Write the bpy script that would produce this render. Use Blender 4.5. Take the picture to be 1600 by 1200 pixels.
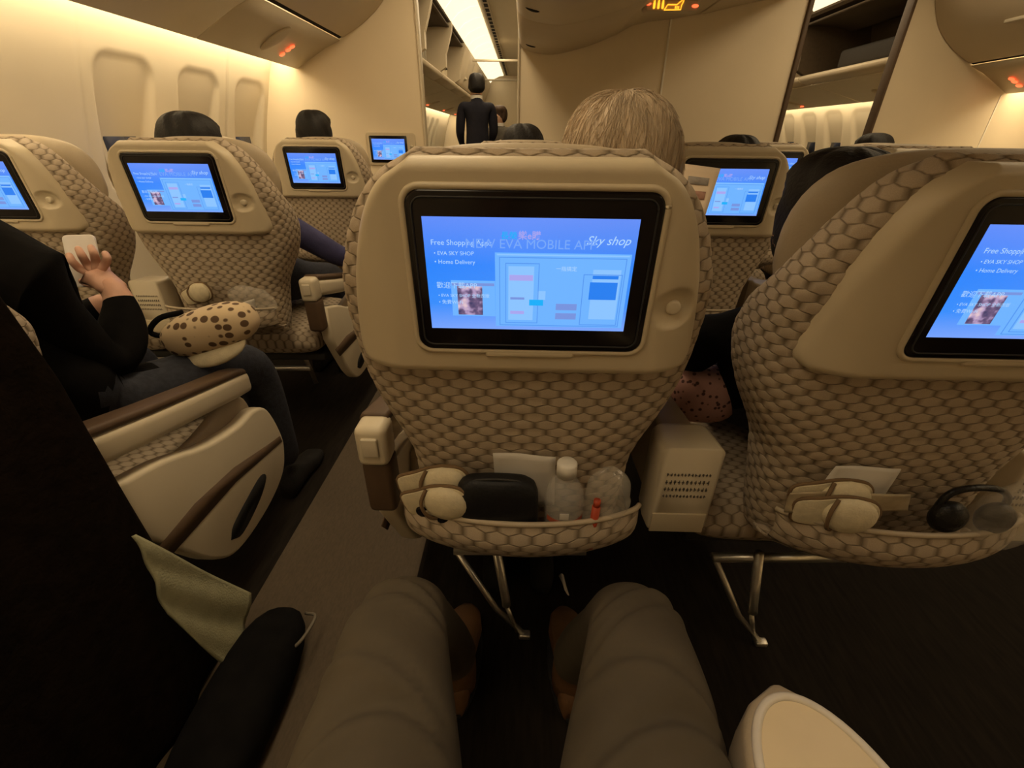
import bpy, bmesh, math, random
import numpy as np
from mathutils import Vector, Matrix
random.seed(7); rng = np.random.RandomState(7)
scene = bpy.context.scene
COL = scene.collection
for o in list(bpy.data.objects): bpy.data.objects.remove(o)

# ------------------------------------------------------------------ camera
F, TH, YAW, ROLL, H = 700.0, .503, .021, .011, 1.15
_fw = np.array([-math.sin(YAW)*math.cos(TH), math.cos(YAW)*math.cos(TH), -math.sin(TH)])
_r = np.array([math.cos(YAW), math.sin(YAW), 0.]); _u = np.cross(_r, _fw)
_R = math.cos(ROLL)*_r + math.sin(ROLL)*_u; _U = -math.sin(ROLL)*_r + math.cos(ROLL)*_u
CO = np.array([0., 0., H])
cd = bpy.data.cameras.new('camera'); cam = bpy.data.objects.new('camera', cd); COL.objects.link(cam)
cd.sensor_width = 36; cd.lens = 36*F/1600; cd.clip_start = .02; cd.clip_end = 60
cam.matrix_world = Matrix(((_R[0], _U[0], -_fw[0], 0), (_R[1], _U[1], -_fw[1], 0), (_R[2], _U[2], -_fw[2], H), (0, 0, 0, 1)))
scene.camera = cam
def ray(x, y): return _fw + _R*(x-800)/F + _U*(600-y)/F
def atY(x, y, Y): d = ray(x, y); return CO + d*(Y/d[1])
def atX(x, y, X): d = ray(x, y); return CO + d*(X/d[0])
def atZ(x, y, Z): d = ray(x, y); return CO + d*((Z-H)/d[2])

# ------------------------------------------------------------------ world, lights, exposure
w = bpy.data.worlds.new('world'); scene.world = w; w.use_nodes = True
w.node_tree.nodes['Background'].inputs[0].default_value = (.9, .62, .34, 1)
w.node_tree.nodes['Background'].inputs[1].default_value = .03
vs = scene.view_settings
vs.view_transform = 'Standard'; vs.look = 'None'; vs.exposure = 0; vs.gamma = 1; vs.use_curve_mapping = False
WARM = (1, .77, .47)
def area(name, loc, sx, sy, e, rot=(0, 0, 0), col=WARM):
    l = bpy.data.lights.new(name, 'AREA'); l.shape = 'RECTANGLE'; l.size = sx; l.size_y = sy; l.energy = e; l.color = col
    o = bpy.data.objects.new(name, l); COL.objects.link(o); o.location = loc; o.rotation_euler = rot; return o
area('aisle_ceiling_light_a', (-.40, 1.3, 2.2), .3, 4.2, 25)
area('aisle_ceiling_light_b', (2.15, 1.3, 2.2), .3, 4.2, 25)
area('cabin_light_a', (-.40, 6.6, 2.24), .3, 5, 26)
area('cabin_light_b', (2.2, 6.6, 2.24), .3, 5, 26)

# ------------------------------------------------------------------ materials
MATS = {}
def mat(name, col, rough=.6, metal=0, spec=.4, emit=None, estr=0, noise=0, nscale=40, bump=0, bscale=200, trans=0, ior=1.45, coat=0, sheen=0, alpha=1, stretch=None):
    if name in MATS: return MATS[name]
    m = bpy.data.materials.new(name); m.use_nodes = True; nt = m.node_tree; b = nt.nodes['Principled BSDF']
    b.inputs['Base Color'].default_value = (*col, 1); b.inputs['Roughness'].default_value = rough
    b.inputs['Metallic'].default_value = metal; b.inputs['Specular IOR Level'].default_value = spec
    b.inputs['Transmission Weight'].default_value = trans; b.inputs['IOR'].default_value = ior
    b.inputs['Coat Weight'].default_value = coat; b.inputs['Sheen Weight'].default_value = sheen; b.inputs['Alpha'].default_value = alpha
    if emit: b.inputs['Emission Color'].default_value = (*emit, 1); b.inputs['Emission Strength'].default_value = estr
    if noise or bump:
        tc = nt.nodes.new('ShaderNodeTexCoord'); src = tc.outputs['Object']
        if stretch:
            mp = nt.nodes.new('ShaderNodeMapping'); mp.inputs['Scale'].default_value = stretch; nt.links.new(src, mp.inputs[0]); src = mp.outputs[0]
    if noise:
        n = nt.nodes.new('ShaderNodeTexNoise'); n.inputs['Scale'].default_value = nscale; n.inputs['Detail'].default_value = 5
        nt.links.new(src, n.inputs['Vector'])
        r = nt.nodes.new('ShaderNodeValToRGB')
        r.color_ramp.elements[0].position = .3; r.color_ramp.elements[1].position = .7
        r.color_ramp.elements[0].color = (*[c*(1-noise) for c in col], 1); r.color_ramp.elements[1].color = (*[min(1, c*(1+noise)) for c in col], 1)
        nt.links.new(n.outputs['Fac'], r.inputs[0]); nt.links.new(r.outputs[0], b.inputs['Base Color'])
    if bump:
        n2 = nt.nodes.new('ShaderNodeTexNoise'); n2.inputs['Scale'].default_value = bscale; n2.inputs['Detail'].default_value = 3
        nt.links.new(src, n2.inputs['Vector'])
        bp = nt.nodes.new('ShaderNodeBump'); bp.inputs['Strength'].default_value = bump; bp.inputs['Distance'].default_value = .004
        nt.links.new(n2.outputs['Fac'], bp.inputs['Height']); nt.links.new(bp.outputs[0], b.inputs['Normal'])
    MATS[name] = m; return m

PU, PV = .0360, .0285            # hexagon pitch of the seat cloth, metres of UV
def hex_height(u, v):
    x1 = (u/PU) % 1 - .5; y1 = (v/PV) % 1 - .5; x2 = (u/PU+.5) % 1 - .5; y2 = (v/PV+.5) % 1 - .5
    a = np.sqrt(x1**2 + (y1*1.732)**2); b = np.sqrt(x2**2 + (y2*1.732)**2)
    e = np.minimum(np.abs(a-b)*1.3, .47-np.abs(np.where(a < b, x1, x2)))
    return np.clip(e/.24, 0, 1)**.7
def hex_material(name, tuft, gap):
    m = bpy.data.materials.new(name); m.use_nodes = True; nt = m.node_tree; b = nt.nodes['Principled BSDF']; L = nt.links.new
    def M(op, a, bb=None, c=None):
        n = nt.nodes.new('ShaderNodeMath'); n.operation = op
        for i, q in enumerate((a, bb, c)):
            if q is None: continue
            if isinstance(q, (int, float)): n.inputs[i].default_value = q
            else: L(q, n.inputs[i])
        return n.outputs[0]
    uv = nt.nodes.new('ShaderNodeUVMap'); uv.uv_map = 'UVMap'
    sp = nt.nodes.new('ShaderNodeSeparateXYZ'); L(uv.outputs[0], sp.inputs[0])
    U = M('DIVIDE', sp.outputs[0], PU); V = M('DIVIDE', sp.outputs[1], PV)
    def lat(off):
        x = M('SUBTRACT', M('FLOORED_MODULO', M('ADD', U, off), 1.0), .5); y = M('SUBTRACT', M('FLOORED_MODULO', M('ADD', V, off), 1.0), .5)
        d = M('SQRT', M('ADD', M('POWER', M('ABSOLUTE', x), 2.0), M('POWER', M('MULTIPLY', M('ABSOLUTE', y), 1.732), 2.0)))
        return M('ABSOLUTE', x), d
    xa, da = lat(0.0); xb, db = lat(.5)
    sel = M('LESS_THAN', da, db)
    xs = M('ADD', M('MULTIPLY', sel, xa), M('MULTIPLY', M('SUBTRACT', 1.0, sel), xb))
    e = M('MINIMUM', M('MULTIPLY', M('ABSOLUTE', M('SUBTRACT', da, db)), 1.3), M('SUBTRACT', .47, xs))
    h = M('POWER', M('MINIMUM', M('DIVIDE', M('MAXIMUM', e, 0.0), .20), 1.0), .8)
    nz = nt.nodes.new('ShaderNodeTexNoise'); nz.inputs['Scale'].default_value = 900; L(uv.outputs[0], nz.inputs['Vector'])
    mx = nt.nodes.new('ShaderNodeMix'); mx.data_type = 'RGBA'; L(h, mx.inputs['Factor'])
    mx.inputs['A'].default_value = (*gap, 1); mx.inputs['B'].default_value = (*tuft, 1)
    m2 = nt.nodes.new('ShaderNodeMix'); m2.data_type = 'RGBA'; m2.blend_type = 'MULTIPLY'; m2.inputs['Factor'].default_value = .35
    L(mx.outputs['Result'], m2.inputs['A']); L(nz.outputs['Fac'], m2.inputs['B']); L(m2.outputs['Result'], b.inputs['Base Color'])
    bp = nt.nodes.new('ShaderNodeBump'); bp.inputs['Strength'].default_value = .5; bp.inputs['Distance'].default_value = .003
    L(h, bp.inputs['Height']); L(bp.outputs[0], b.inputs['Normal'])
    b.inputs['Roughness'].default_value = .7; b.inputs['Specular IOR Level'].default_value = .25
    MATS[name] = m; return m

cloth_hex = hex_material('hexagon_seat_cloth', (.56, .455, .335), (.24, .185, .122))
shell = mat('beige_plastic', (.60, .51, .355), .42, noise=.03, nscale=6, bump=.05, bscale=500)
leather = mat('beige_leather', (.45, .37, .26), .5, noise=.08, nscale=8, bump=.12, bscale=260)
plastic_l = mat('cream_plastic', (.66, .58, .43), .4, noise=.03, nscale=8)
black_gloss = mat('black_gloss', (.008, .006, .006), .18, spec=.35)
black_soft = mat('black_soft', (.010, .009, .009), .85, noise=.3, nscale=30, bump=.2)
brown_trim = mat('brown_trim', (.10, .062, .036), .55, noise=.1, nscale=20)
steel = mat('brushed_steel', (.62, .58, .50), .35, metal=.9, noise=.06, nscale=60)
dark_metal = mat('dark_frame', (.03, .028, .025), .6, noise=.1, nscale=40)
wallm = mat('cabin_wall', (.74, .65, .49), .55, noise=.025, nscale=3, bump=.05, bscale=700)
bulkm = mat('bulkhead_laminate', (.86, .74, .54), .5, noise=.03, nscale=2.5, bump=.04, bscale=400)
binm = mat('bin_plastic', (.62, .53, .39), .45, noise=.03, nscale=4)
psum = mat('service_panel_plastic', (.60, .52, .38), .5, noise=.03, nscale=4)
gapm = mat('dark_gap', (.02, .015, .01), .9, noise=.1)
ceilm = mat('ceiling_panel', (.75, .68, .54), .6, noise=.02, nscale=3)

# ------------------------------------------------------------------ mesh helpers
def link(name, me, parent=None):
    o = bpy.data.objects.new(name, me); COL.objects.link(o)
    if parent is not None: o.parent = parent
    return o
def mk(name, vf, m, parent=None, smooth=True, uv=None, loc=None, rot=None):
    v, f = vf[0], vf[1]
    me = bpy.data.meshes.new(name); me.from_pydata([tuple(map(float, p)) for p in v], [], [tuple(int(i) for i in q) for q in f]); me.update()
    if isinstance(m, (list, tuple)):
        for q in m: me.materials.append(q)
    else: me.materials.append(m)
    if smooth: me.polygons.foreach_set('use_smooth', [True]*len(me.polygons))
    if uv is not None:
        l = me.uv_layers.new(name='UVMap'); vi = np.zeros(len(me.loops), int); me.loops.foreach_get('vertex_index', vi)
        l.data.foreach_set('uv', np.asarray(uv, float)[vi].ravel())
    bm = bmesh.new(); bm.from_mesh(me); bmesh.ops.recalc_face_normals(bm, faces=bm.faces); bm.to_mesh(me); bm.free()
    o = link(name, me, parent)
    if loc is not None: o.location = loc
    if rot is not None: o.rotation_euler = rot
    return o
def comb(*parts):
    V = []; Fc = []
    for v, f in parts:
        k = len(V); V += [tuple(p) for p in v]; Fc += [tuple(i+k for i in q) for q in f]
    return V, Fc
def shift(vf, d, rot=None):
    v = np.array(vf[0], float)
    if rot is not None: v = v @ np.array(Matrix(rot).to_3x3() if not isinstance(rot, np.ndarray) else rot).T
    return [tuple(p) for p in v + np.array(d)], vf[1]
def euler(x=0, y=0, z=0):
    from mathutils import Euler
    return np.array(Euler((x, y, z)).to_matrix())
def loft(rings, closed=True, cap=True):
    n = len(rings[0]); V = [tuple(p) for r in rings for p in r]; Fc = []
    for i in range(len(rings)-1):
        for j in range(n if closed else n-1):
            k = (j+1) % n; Fc.append((i*n+j, i*n+k, (i+1)*n+k, (i+1)*n+j))
    if cap: Fc.append(tuple(range(n))[::-1]); Fc.append(tuple((len(rings)-1)*n+j for j in range(n)))
    return V, Fc
def grid(P):
    P = np.asarray(P); a, b = P.shape[:2]
    return [tuple(p) for p in P.reshape(-1, 3)], [(i*b+j, i*b+j+1, (i+1)*b+j+1, (i+1)*b+j) for i in range(a-1) for j in range(b-1)]
def box(c, s, r=0.0, seg=3, rot=None):
    bm = bmesh.new(); bmesh.ops.create_cube(bm, size=1); bmesh.ops.scale(bm, vec=s, verts=bm.verts)
    if r > 0: bmesh.ops.bevel(bm, geom=list(bm.edges), offset=min(r, .49*min(s)), segments=seg, profile=.5, affect='EDGES')
    v = [tuple(p.co) for p in bm.verts]; bm.verts.index_update(); f = [tuple(x.index for x in q.verts) for q in bm.faces]; bm.free()
    return shift((v, f), c, rot)
def prism(pts, y0, y1, r=0.0, seg=2, axis='y'):
    bm = bmesh.new(); a = [bm.verts.new((p[0], y0, p[1])) for p in pts]; fa = bm.faces.new(a)
    e = bmesh.ops.extrude_face_region(bm, geom=[fa]); vv = [q for q in e['geom'] if isinstance(q, bmesh.types.BMVert)]
    bmesh.ops.translate(bm, verts=vv, vec=(0, y1-y0, 0)); bmesh.ops.recalc_face_normals(bm, faces=bm.faces)
    if r > 0:
        ed = [q for q in bm.edges if abs(q.verts[0].co.y-q.verts[1].co.y) < 1e-6]
        bmesh.ops.bevel(bm, geom=ed, offset=r, segments=seg, profile=.5, affect='EDGES')
    bm.verts.index_update(); v = np.array([tuple(p.co) for p in bm.verts]); f = [tuple(x.index for x in q.verts) for q in bm.faces]; bm.free()
    if axis == 'x': v = v[:, [1, 0, 2]]
    if axis == 'z': v = v[:, [0, 2, 1]]
    return [tuple(p) for p in v], f
def rrect(cx, cy, w, h, r, n=6):
    o = []
    for (sx, sy, a0) in ((1, 1, 0), (-1, 1, 90), (-1, -1, 180), (1, -1, 270)):
        for k in range(n+1):
            a = math.radians(a0+90*k/n); o.append((cx+sx*(w/2-r)+r*math.cos(a), cy+sy*(h/2-r)+r*math.sin(a)))
    return o
def catmull(pts, k=8):
    pts = [np.array(p, float) for p in pts]; P = [2*pts[0]-pts[1]]+pts+[2*pts[-1]-pts[-2]]; o = []
    for i in range(1, len(P)-2):
        for t in np.linspace(0, 1, k, endpoint=False):
            a, b, c, d = P[i-1:i+3]; o.append(.5*((2*b)+(c-a)*t+(2*a-5*b+4*c-d)*t*t+(3*b-a-3*c+d)*t**3))
    o.append(pts[-1]); return o
def tube(pts, r, n=10, smooth=0):
    if smooth: pts = catmull(pts, smooth)
    pts = [np.array(p, float) for p in pts]; rs = r if hasattr(r, '__len__') else [r]*len(pts)
    if len(rs) != len(pts): rs = np.interp(np.linspace(0, 1, len(pts)), np.linspace(0, 1, len(rs)), rs)
    rings = []; up = None
    for i, p in enumerate(pts):
        t = pts[min(i+1, len(pts)-1)]-pts[max(i-1, 0)]; t = t/np.linalg.norm(t)
        if up is None: up = np.array([0, 0, 1.]) if abs(t[2]) < .9 else np.array([1., 0, 0])
        a = np.cross(t, up); a /= np.linalg.norm(a); up = np.cross(a, t)
        rings.append([p+rs[i]*(a*math.cos(q)+up*math.sin(q)) for q in np.linspace(0, 2*math.pi, n, endpoint=False)])
    return loft(rings)
def lathe(prof, n=24, c=(0, 0, 0)):
    return shift(loft([[(r*math.cos(a), r*math.sin(a), z) for a in np.linspace(0, 2*math.pi, n, endpoint=False)] for r, z in prof]), c)
def ellipsoid(c, s, nu=24, nv=14, f=None):
    rings = []
    for t in np.linspace(-math.pi/2+.05, math.pi/2-.05, nv):
        rg = []
        for a in np.linspace(0, 2*math.pi, nu, endpoint=False):
            d = np.array([math.cos(t)*math.cos(a), math.cos(t)*math.sin(a), math.sin(t)]); k = f(d) if f else 1
            rg.append(np.array(c)+np.array(s)*d*k)
        rings.append(rg)
    return loft(rings)
def empty(name, loc=(0, 0, 0), rz=0):
    o = bpy.data.objects.new(name, None); COL.objects.link(o); o.location = loc; o.rotation_euler = (0, 0, rz); o.empty_display_size = .05; return o
def tag(o, label, cat, group=None):
    o['label'] = label; o['category'] = cat
    if group: o['group'] = group
    return o
def struct(o): o['kind'] = 'structure'; return o
def copy_tree(o, parent=None):
    c = o.copy(); COL.objects.link(c); c.parent = parent
    for ch in list(o.children): copy_tree(ch, c)
    return c
def solid(vf, t):
    """thicken an open sheet"""
    me = bpy.data.meshes.new('t'); me.from_pydata([tuple(p) for p in vf[0]], [], vf[1]); bm = bmesh.new(); bm.from_mesh(me)
    bmesh.ops.recalc_face_normals(bm, faces=bm.faces); bmesh.ops.solidify(bm, geom=list(bm.faces), thickness=t)
    bm.verts.index_update(); v = [tuple(p.co) for p in bm.verts]; f = [tuple(x.index for x in q.verts) for q in bm.faces]; bm.free(); bpy.data.meshes.remove(me)
    return v, f
def text_vf(s, size, extrude=0, shear=0, bold=0):
    c = bpy.data.curves.new('t', 'FONT'); c.body = s; c.size = size; c.extrude = extrude; c.shear = shear; c.offset = bold; c.resolution_u = 3
    o = bpy.data.objects.new('t', c); COL.objects.link(o); dg = bpy.context.evaluated_depsgraph_get(); dg.update()
    me = bpy.data.meshes.new_from_object(o.evaluated_get(dg)); v = [tuple(p.co) for p in me.vertices]; f = [tuple(p.vertices) for p in me.polygons]
    bpy.data.objects.remove(o); bpy.data.meshes.remove(me); return v, f

# ================================================================== THE CABIN SHELL
XC = .925                                    # centre line of the aircraft
def mir(x): return 2*XC-x
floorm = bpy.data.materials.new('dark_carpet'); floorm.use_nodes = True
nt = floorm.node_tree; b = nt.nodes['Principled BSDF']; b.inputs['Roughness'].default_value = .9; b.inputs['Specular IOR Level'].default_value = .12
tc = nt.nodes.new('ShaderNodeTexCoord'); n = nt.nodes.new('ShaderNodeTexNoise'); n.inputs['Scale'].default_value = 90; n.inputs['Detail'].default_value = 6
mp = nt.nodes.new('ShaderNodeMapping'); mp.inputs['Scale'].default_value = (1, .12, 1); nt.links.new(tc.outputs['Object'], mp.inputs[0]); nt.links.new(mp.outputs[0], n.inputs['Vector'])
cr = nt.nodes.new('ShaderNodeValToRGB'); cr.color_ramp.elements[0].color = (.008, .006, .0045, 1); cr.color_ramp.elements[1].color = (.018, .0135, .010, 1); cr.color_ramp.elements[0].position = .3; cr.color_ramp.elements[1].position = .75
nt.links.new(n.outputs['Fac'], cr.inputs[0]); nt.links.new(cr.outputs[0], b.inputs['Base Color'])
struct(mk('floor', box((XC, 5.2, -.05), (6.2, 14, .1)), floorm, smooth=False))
aislem = mat('pale_aisle_floor', (.088, .066, .044), .7, spec=.3, noise=.12, nscale=220, stretch=(1, .3, 1), bump=.1, bscale=400)  # paler floor strips along the aisles, over the near-black floor
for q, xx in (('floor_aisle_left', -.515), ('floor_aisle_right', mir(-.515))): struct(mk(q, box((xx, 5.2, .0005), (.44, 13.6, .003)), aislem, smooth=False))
struct(mk('ceiling', box((XC, 5.2, 2.40), (6.2, 14, .1)), ceilm, smooth=False))
struct(mk('wall_back', box((XC, -1.5, 1.2), (6.2, .1, 2.4)), bulkm, smooth=False))
struct(mk('wall_far', box((XC, 12.1, 1.2), (6.2, .1, 2.4)), bulkm, smooth=False))

ZT = [0, .5, .9, 1.2, 1.57, 1.66]; XT = [-1.88, -1.97, -1.95, -1.88, -1.76, -1.71]
def wall_x(z): return np.interp(z, ZT, XT)
zsm = np.linspace(0, 1.66, 200); xsm = np.convolve(np.pad(wall_x(zsm), 12, mode='edge'), np.ones(25)/25, 'valid')
def wall_xs(z): return np.interp(z, zsm, xsm)
def sidewall(name, y0, y1, wins, seams, right=False, step=.0125):
    ys = np.arange(y0, y1+1e-6, step); zs = np.concatenate([np.linspace(0, .7, 12), np.arange(.715, 1.662, step)])
    Yg, Zg = np.meshgrid(ys, zs, indexing='ij'); X = wall_xs(Zg)
    for wy in wins:
        hw = .172+.012*np.clip((Zg-1.1)/.3, -1, 1)
        dx = np.abs(Yg-wy)-(hw-.10); dz = np.abs(Zg-1.17)-(.30-.10)
        d = np.hypot(np.maximum(dx, 0), np.maximum(dz, 0))+np.minimum(np.maximum(dx, dz), 0)-.10
        s = np.clip(-d/.03, 0, 1); s = s*s*(3-2*s)
        dep = .010+.055*np.clip((1.46-Zg)/.40, 0, 1)
        X = X-dep*s
    for sy in seams: X = X-.008*np.exp(-((Yg-sy)/.008)**2)
    P = np.stack([mir(X) if right else X, Yg, Zg], -1)
    return struct(mk(name, grid(P), wallm))
WINL = [2.41, 2.94, 3.47]
sidewall('wall_left', -1.5, 3.75, WINL, [.05, 1.12, 2.18, 3.2])
sidewall('wall_right', -1.5, 3.95, [2.41, 2.94, 3.47], [.05, 1.12, 2.18, 3.2], True, .025)
WINF = [4.2+.53*k for k in range(13)]
sidewall('wall_left_forward', 3.75, 12, WINF, [], False, .022)
sidewall('wall_right_forward', 3.95, 12, WINF, [], True, .022)
panem = mat('window_pane', (.05, .06, .10), .12, spec=.6, noise=.2, nscale=9)
shadem = mat('window_shade', (.62, .55, .42), .5, noise=.04)
def window(n, wy, right=False):
    x = wall_xs(1.12)-.066; s = -1 if right else 1; X = mir(x) if right else x
    e = empty('window_%d' % n, (X, wy, 1.115)); struct(e)
    fr = prism(rrect(0, 0, .25, .36, .09), -.004, .012, .003, axis='x')
    hole = prism(rrect(0, 0, .20, .31, .07), -.002, .003, axis='x')
    mk('frame', shift(fr, (s*.0, 0, 0)), shadem, e); mk('pane', shift(hole, (s*.0125, 0, 0)), panem, e)
    mk('shade', shift(prism([(p[0], max(p[1], .055)) for p in rrect(0, 0, .20, .31, .07)], 0, .006, axis='x'), (s*.0135, 0, 0)), shadem, e)
for i, wy in enumerate(WINL): window(i+1, wy)
for i, wy in enumerate(WINF[1:7]): window(i+4, wy, True)

# bulkheads
def bulkhead(name, x0, x1, Y): return struct(mk(name, box(((x0+x1)/2, Y+.025, 1.175), (x1-x0, .05, 2.35), .006, 2), bulkm, smooth=False))
BY = 3.70
bl = bulkhead('wall_front_left', -1.93, -.735, BY); bm_ = bulkhead('wall_front_middle', -.05, 1.78, BY); br = bulkhead('wall_front_right', 2.57, 3.79, 3.90)
struct(mk('trim_1', box((-.728, BY+.02, 1.175), (.018, .075, 2.35), .006), plastic_l))
struct(mk('trim_2', box((-.056, BY+.02, 1.175), (.016, .075, 2.35), .006), plastic_l))
struct(mk('side_shade_strip', box((1.79, BY+.02, 1.175), (.03, .08, 2.35), .006), brown_trim))  # brown strip carries the shade on the bulkhead's aisle side
struct(mk('trim_4', box((2.562, 3.92, 1.175), (.02, .08, 2.35), .006), brown_trim))
seamm = mat('seam_cream', (.95, .90, .78), .25, noise=.02)
struct(mk('trim_5', box((.925, BY-.004, 1.0), (.014, .012, 2.0), .004), seamm))
struct(mk('trim_6', box((3.40, 3.899, .75), (.008, .006, 1.4), .002), seamm))

# cove light strips along the side walls
covem = mat('cove_light_diffuser', (.9, .8, .6), .5, emit=(1, .80, .50), estr=8, noise=.02)
def cove(y0, y1, right, label, strength=None, dz=0):
    pts = [(-1.735, 1.618), (-1.60, 1.580), (-1.60, 1.592), (-1.735, 1.630)]
    if right: pts = [(mir(x), z) for x, z in pts]
    o = mk('cove_light', prism([(x, z+dz) for x, z in pts], y0, y1), covem, smooth=False)
    return tag(o, label, 'light strip', 'cove light strips')
cove(-1.4, 3.68, False, 'long warm light strip above the windows left of the partition')
cove(-1.4, 3.88, True, 'warm light strip above the far right side wall, near the edge', dz=-.09)
cove(3.8, 11.9, True, 'warm light strip above the row of small windows in the forward cabin', dz=-.03)
cove(3.8, 11.9, False, 'warm light strip above the windows of the forward cabin, behind the left partition')

# overhead bins of this cabin
redm = mat('red_sign_glow', (.3, .02, .01), .4, emit=(1, .10, .03), estr=2.6, noise=.05)
orangem = mat('orange_sign_glow', (.3, .1, .01), .4, emit=(1, .36, .02), estr=2.2, noise=.05)
def arc(pts, k=6): return [tuple(p) for p in catmull(pts, k)]
def side_bins(right, y1, dz=0):
    f = (lambda p: (mir(p[0]), p[1]+dz)) if right else (lambda p: (p[0], p[1]+dz))
    bottom = arc([(-1.228, 1.722), (-1.072, 1.804), (-.93, 1.918), (-.83, 2.08), (-.79, 2.25)])
    prof = [f(p) for p in bottom+[(-.80, 2.34-dz), (-1.68, 2.34-dz), (-1.62, 1.80), (-1.30, 1.76)]]
    side = 'right' if right else 'left'; ys = [y1-1.08*k for k in range(6)]
    for k in range(5):
        e = empty('overhead_bin', (0, 0, 0))
        mk('bin_door', prism(prof, ys[k+1]+.004, ys[k]-.004, .004, 1), binm, e)
        mk('latch', box((f((-.985, 1.868))[0], (ys[k]+ys[k+1])/2, f((0, 1.868))[1]), (.05, .14, .02), .006), shadem, e)
        tag(e, ['closed beige overhead bin meeting the %s front partition', 'closed beige overhead bin second from the %s front partition', 'closed overhead bin third from the %s front partition',
                'closed overhead bin fourth from the %s front partition', 'closed overhead bin over the %s rear seats'][k] % side, 'overhead bin', 'side overhead bins')
    p = [(-1.575, 1.547), (-1.353, 1.666), (-1.250, 1.706), (-1.262, 1.714), (-1.60, 1.566)]
    for k in range(5):
        e = empty('service_panel', (0, 0, 0))
        mk('panel', prism([f(q) for q in p], ys[k+1]+.003, ys[k]-.003, .003, 1), psum, e)
        # reading-light housing and glowing signs
        nrm = np.array([.119, -.222]); nrm = nrm/np.linalg.norm(nrm); c = np.array([-1.42, 1.630]); ang = math.atan2(.119, .222)
        sgn = -1 if right else 1
        cc = f(c+nrm*.006); yc = (ys[k]+ys[k+1])/2
        hs = ellipsoid((0, 0, 0), (.11, .045, .020), 20, 10); mk('reading_light_housing', shift(hs, (cc[0], yc-.05, cc[1]), euler(0, -sgn*ang, 0)), psum, e)
        for j, (dx, dy) in enumerate(((-.045, 0), (.0, .0), (.03, .0)) if k == 0 else ()):
            q = f(np.array([-1.46+dx*.93, 1.609+dx*.5])+nrm*.006)
            mk('sign_light', shift(ellipsoid((0, 0, 0), (.018, .022, .004), 12, 8), (q[0], ys[k]-(.16 if right else .36), q[1]), euler(0, -sgn*ang, 0)), redm, e)
        tag(e, ['service panel with red signs under the bin beside the %s front partition', 'service panel with red signs, second from the %s front partition', 'service panel third from the %s front partition',
                'service panel fourth from the %s front partition', 'service panel over the %s rear seats'][k] % side, 'panel', 'side service panels')
    struct(mk('trim_7' if not right else 'trim_8', prism([f(q) for q in [(-1.254, 1.716), (-1.228, 1.726), (-1.24, 1.79), (-1.268, 1.75)]], -1.4, y1-.01), gapm, smooth=False))
side_bins(False, BY-.002)
side_bins(True, 3.898, -.09)
# centre bins
cprof = arc([(-.062, 2.30), (-.064, 1.90), (-.060, 1.74), (-.03, 1.672), (.07, 1.645), (.2, 1.641), (.41, 1.687), (.55, 1.736), (.585, 1.747)], 5)
rprof = arc([(1.10, 1.852), (1.16, 1.862), (1.32, 1.895), (1.52, 1.93), (1.68, 1.96), (1.77, 2.04), (1.785, 2.30)], 5)
ys = [BY-.002, 2.80, 1.80, .80, -.20, -1.2]
for k in range(5):
    e = empty('overhead_bin')
    mk('bin_door', prism(cprof+[(.585, 2.34), (-.06, 2.34)], ys[k+1]+.004, ys[k]-.004, .004, 1), binm, e)
    mk('latch', shift(ellipsoid((0, 0, 0), (.035, .02, .01)), (.02, ys[k]-.22, 1.658), euler(0, .25, 0)), black_soft, e)
    tag(e, ['lowered centre overhead bin with dark latch against the middle partition', 'second centre overhead bin on the left aisle side, above frame top', 'third centre bin on the left aisle side', 'fourth centre bin on the left aisle side', 'rear centre bin on the left aisle side'][k], 'overhead bin', 'centre overhead bins')
    e = empty('overhead_bin')
    mk('bin_door', prism(rprof+[(1.785, 2.34), (1.10, 2.34)], ys[k+1]+.004, ys[k]-.004, .004, 1), binm, e)
    mk('latch', box((1.6, ys[k]-.3, 1.945), (.05, .1, .012), .004), shadem, e)
    tag(e, ['raised centre overhead bin on the right of the glowing sign', 'second centre overhead bin on the right aisle side', 'third centre bin on the right aisle side', 'fourth centre bin on the right aisle side', 'rear centre bin on the right aisle side'][k], 'overhead bin', 'centre overhead bins')
struct(mk('trim_9', prism([(.59, 1.752), (.68, 1.795), (.78, 1.815), (.925, 1.83), (1.095, 1.856), (1.095, 2.34), (.59, 2.34)], -1.2, BY-.004), psum, smooth=False))
# the glowing no-smoking / fasten-seat-belt sign
sg = atY(1050, 9, 3.05); SZ = sg[2]
se = empty('cabin_sign', (sg[0], 3.05, SZ))
mk('housing', box((0, .05, .008), (.36, .10, .066), .02), psum, se); mk('glass', box((0, -.002, 0), (.33, .006, .052), .002), psum, se)
def flat(pts, d=.002): return prism(pts, -.0075-d, -.006)
def ell(cx, cz, rx, rz, n=16): return [(cx+rx*math.cos(a), cz+rz*math.sin(a)) for a in np.linspace(0, 2*math.pi, n, endpoint=False)]
mk('red_light', flat(ell(-.158, .008, .02, .008)), redm, se); mk('red_light', flat(ell(.150, -.002, .022, .009)), redm, se)
for dx in (-.118, -.09, -.062): mk('figure_symbol', comb(flat(rrect(dx, .0, .014, .036, .006)), flat(ell(dx, .022, .006, .006))), orangem, se)
ol = [(-.05, -.024), (-.03, .004), (.03, .004), (.055, .024), (.072, .026), (.06, 0), (.058, -.022)]
mk('outline_symbol', tube([(x, -.009, z) for x, z in ol+[ol[0], ol[1]]], .0032, 6), orangem, se)
mk('outline_symbol', comb(*[flat(rrect(x, -.010, .006, .014, .002)) for x in (.022, .032, .042)]), orangem, se)
se.scale = (.80, .8, .8)
tag(se, 'glowing orange and red pictogram sign under the centre bins', 'sign')

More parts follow.
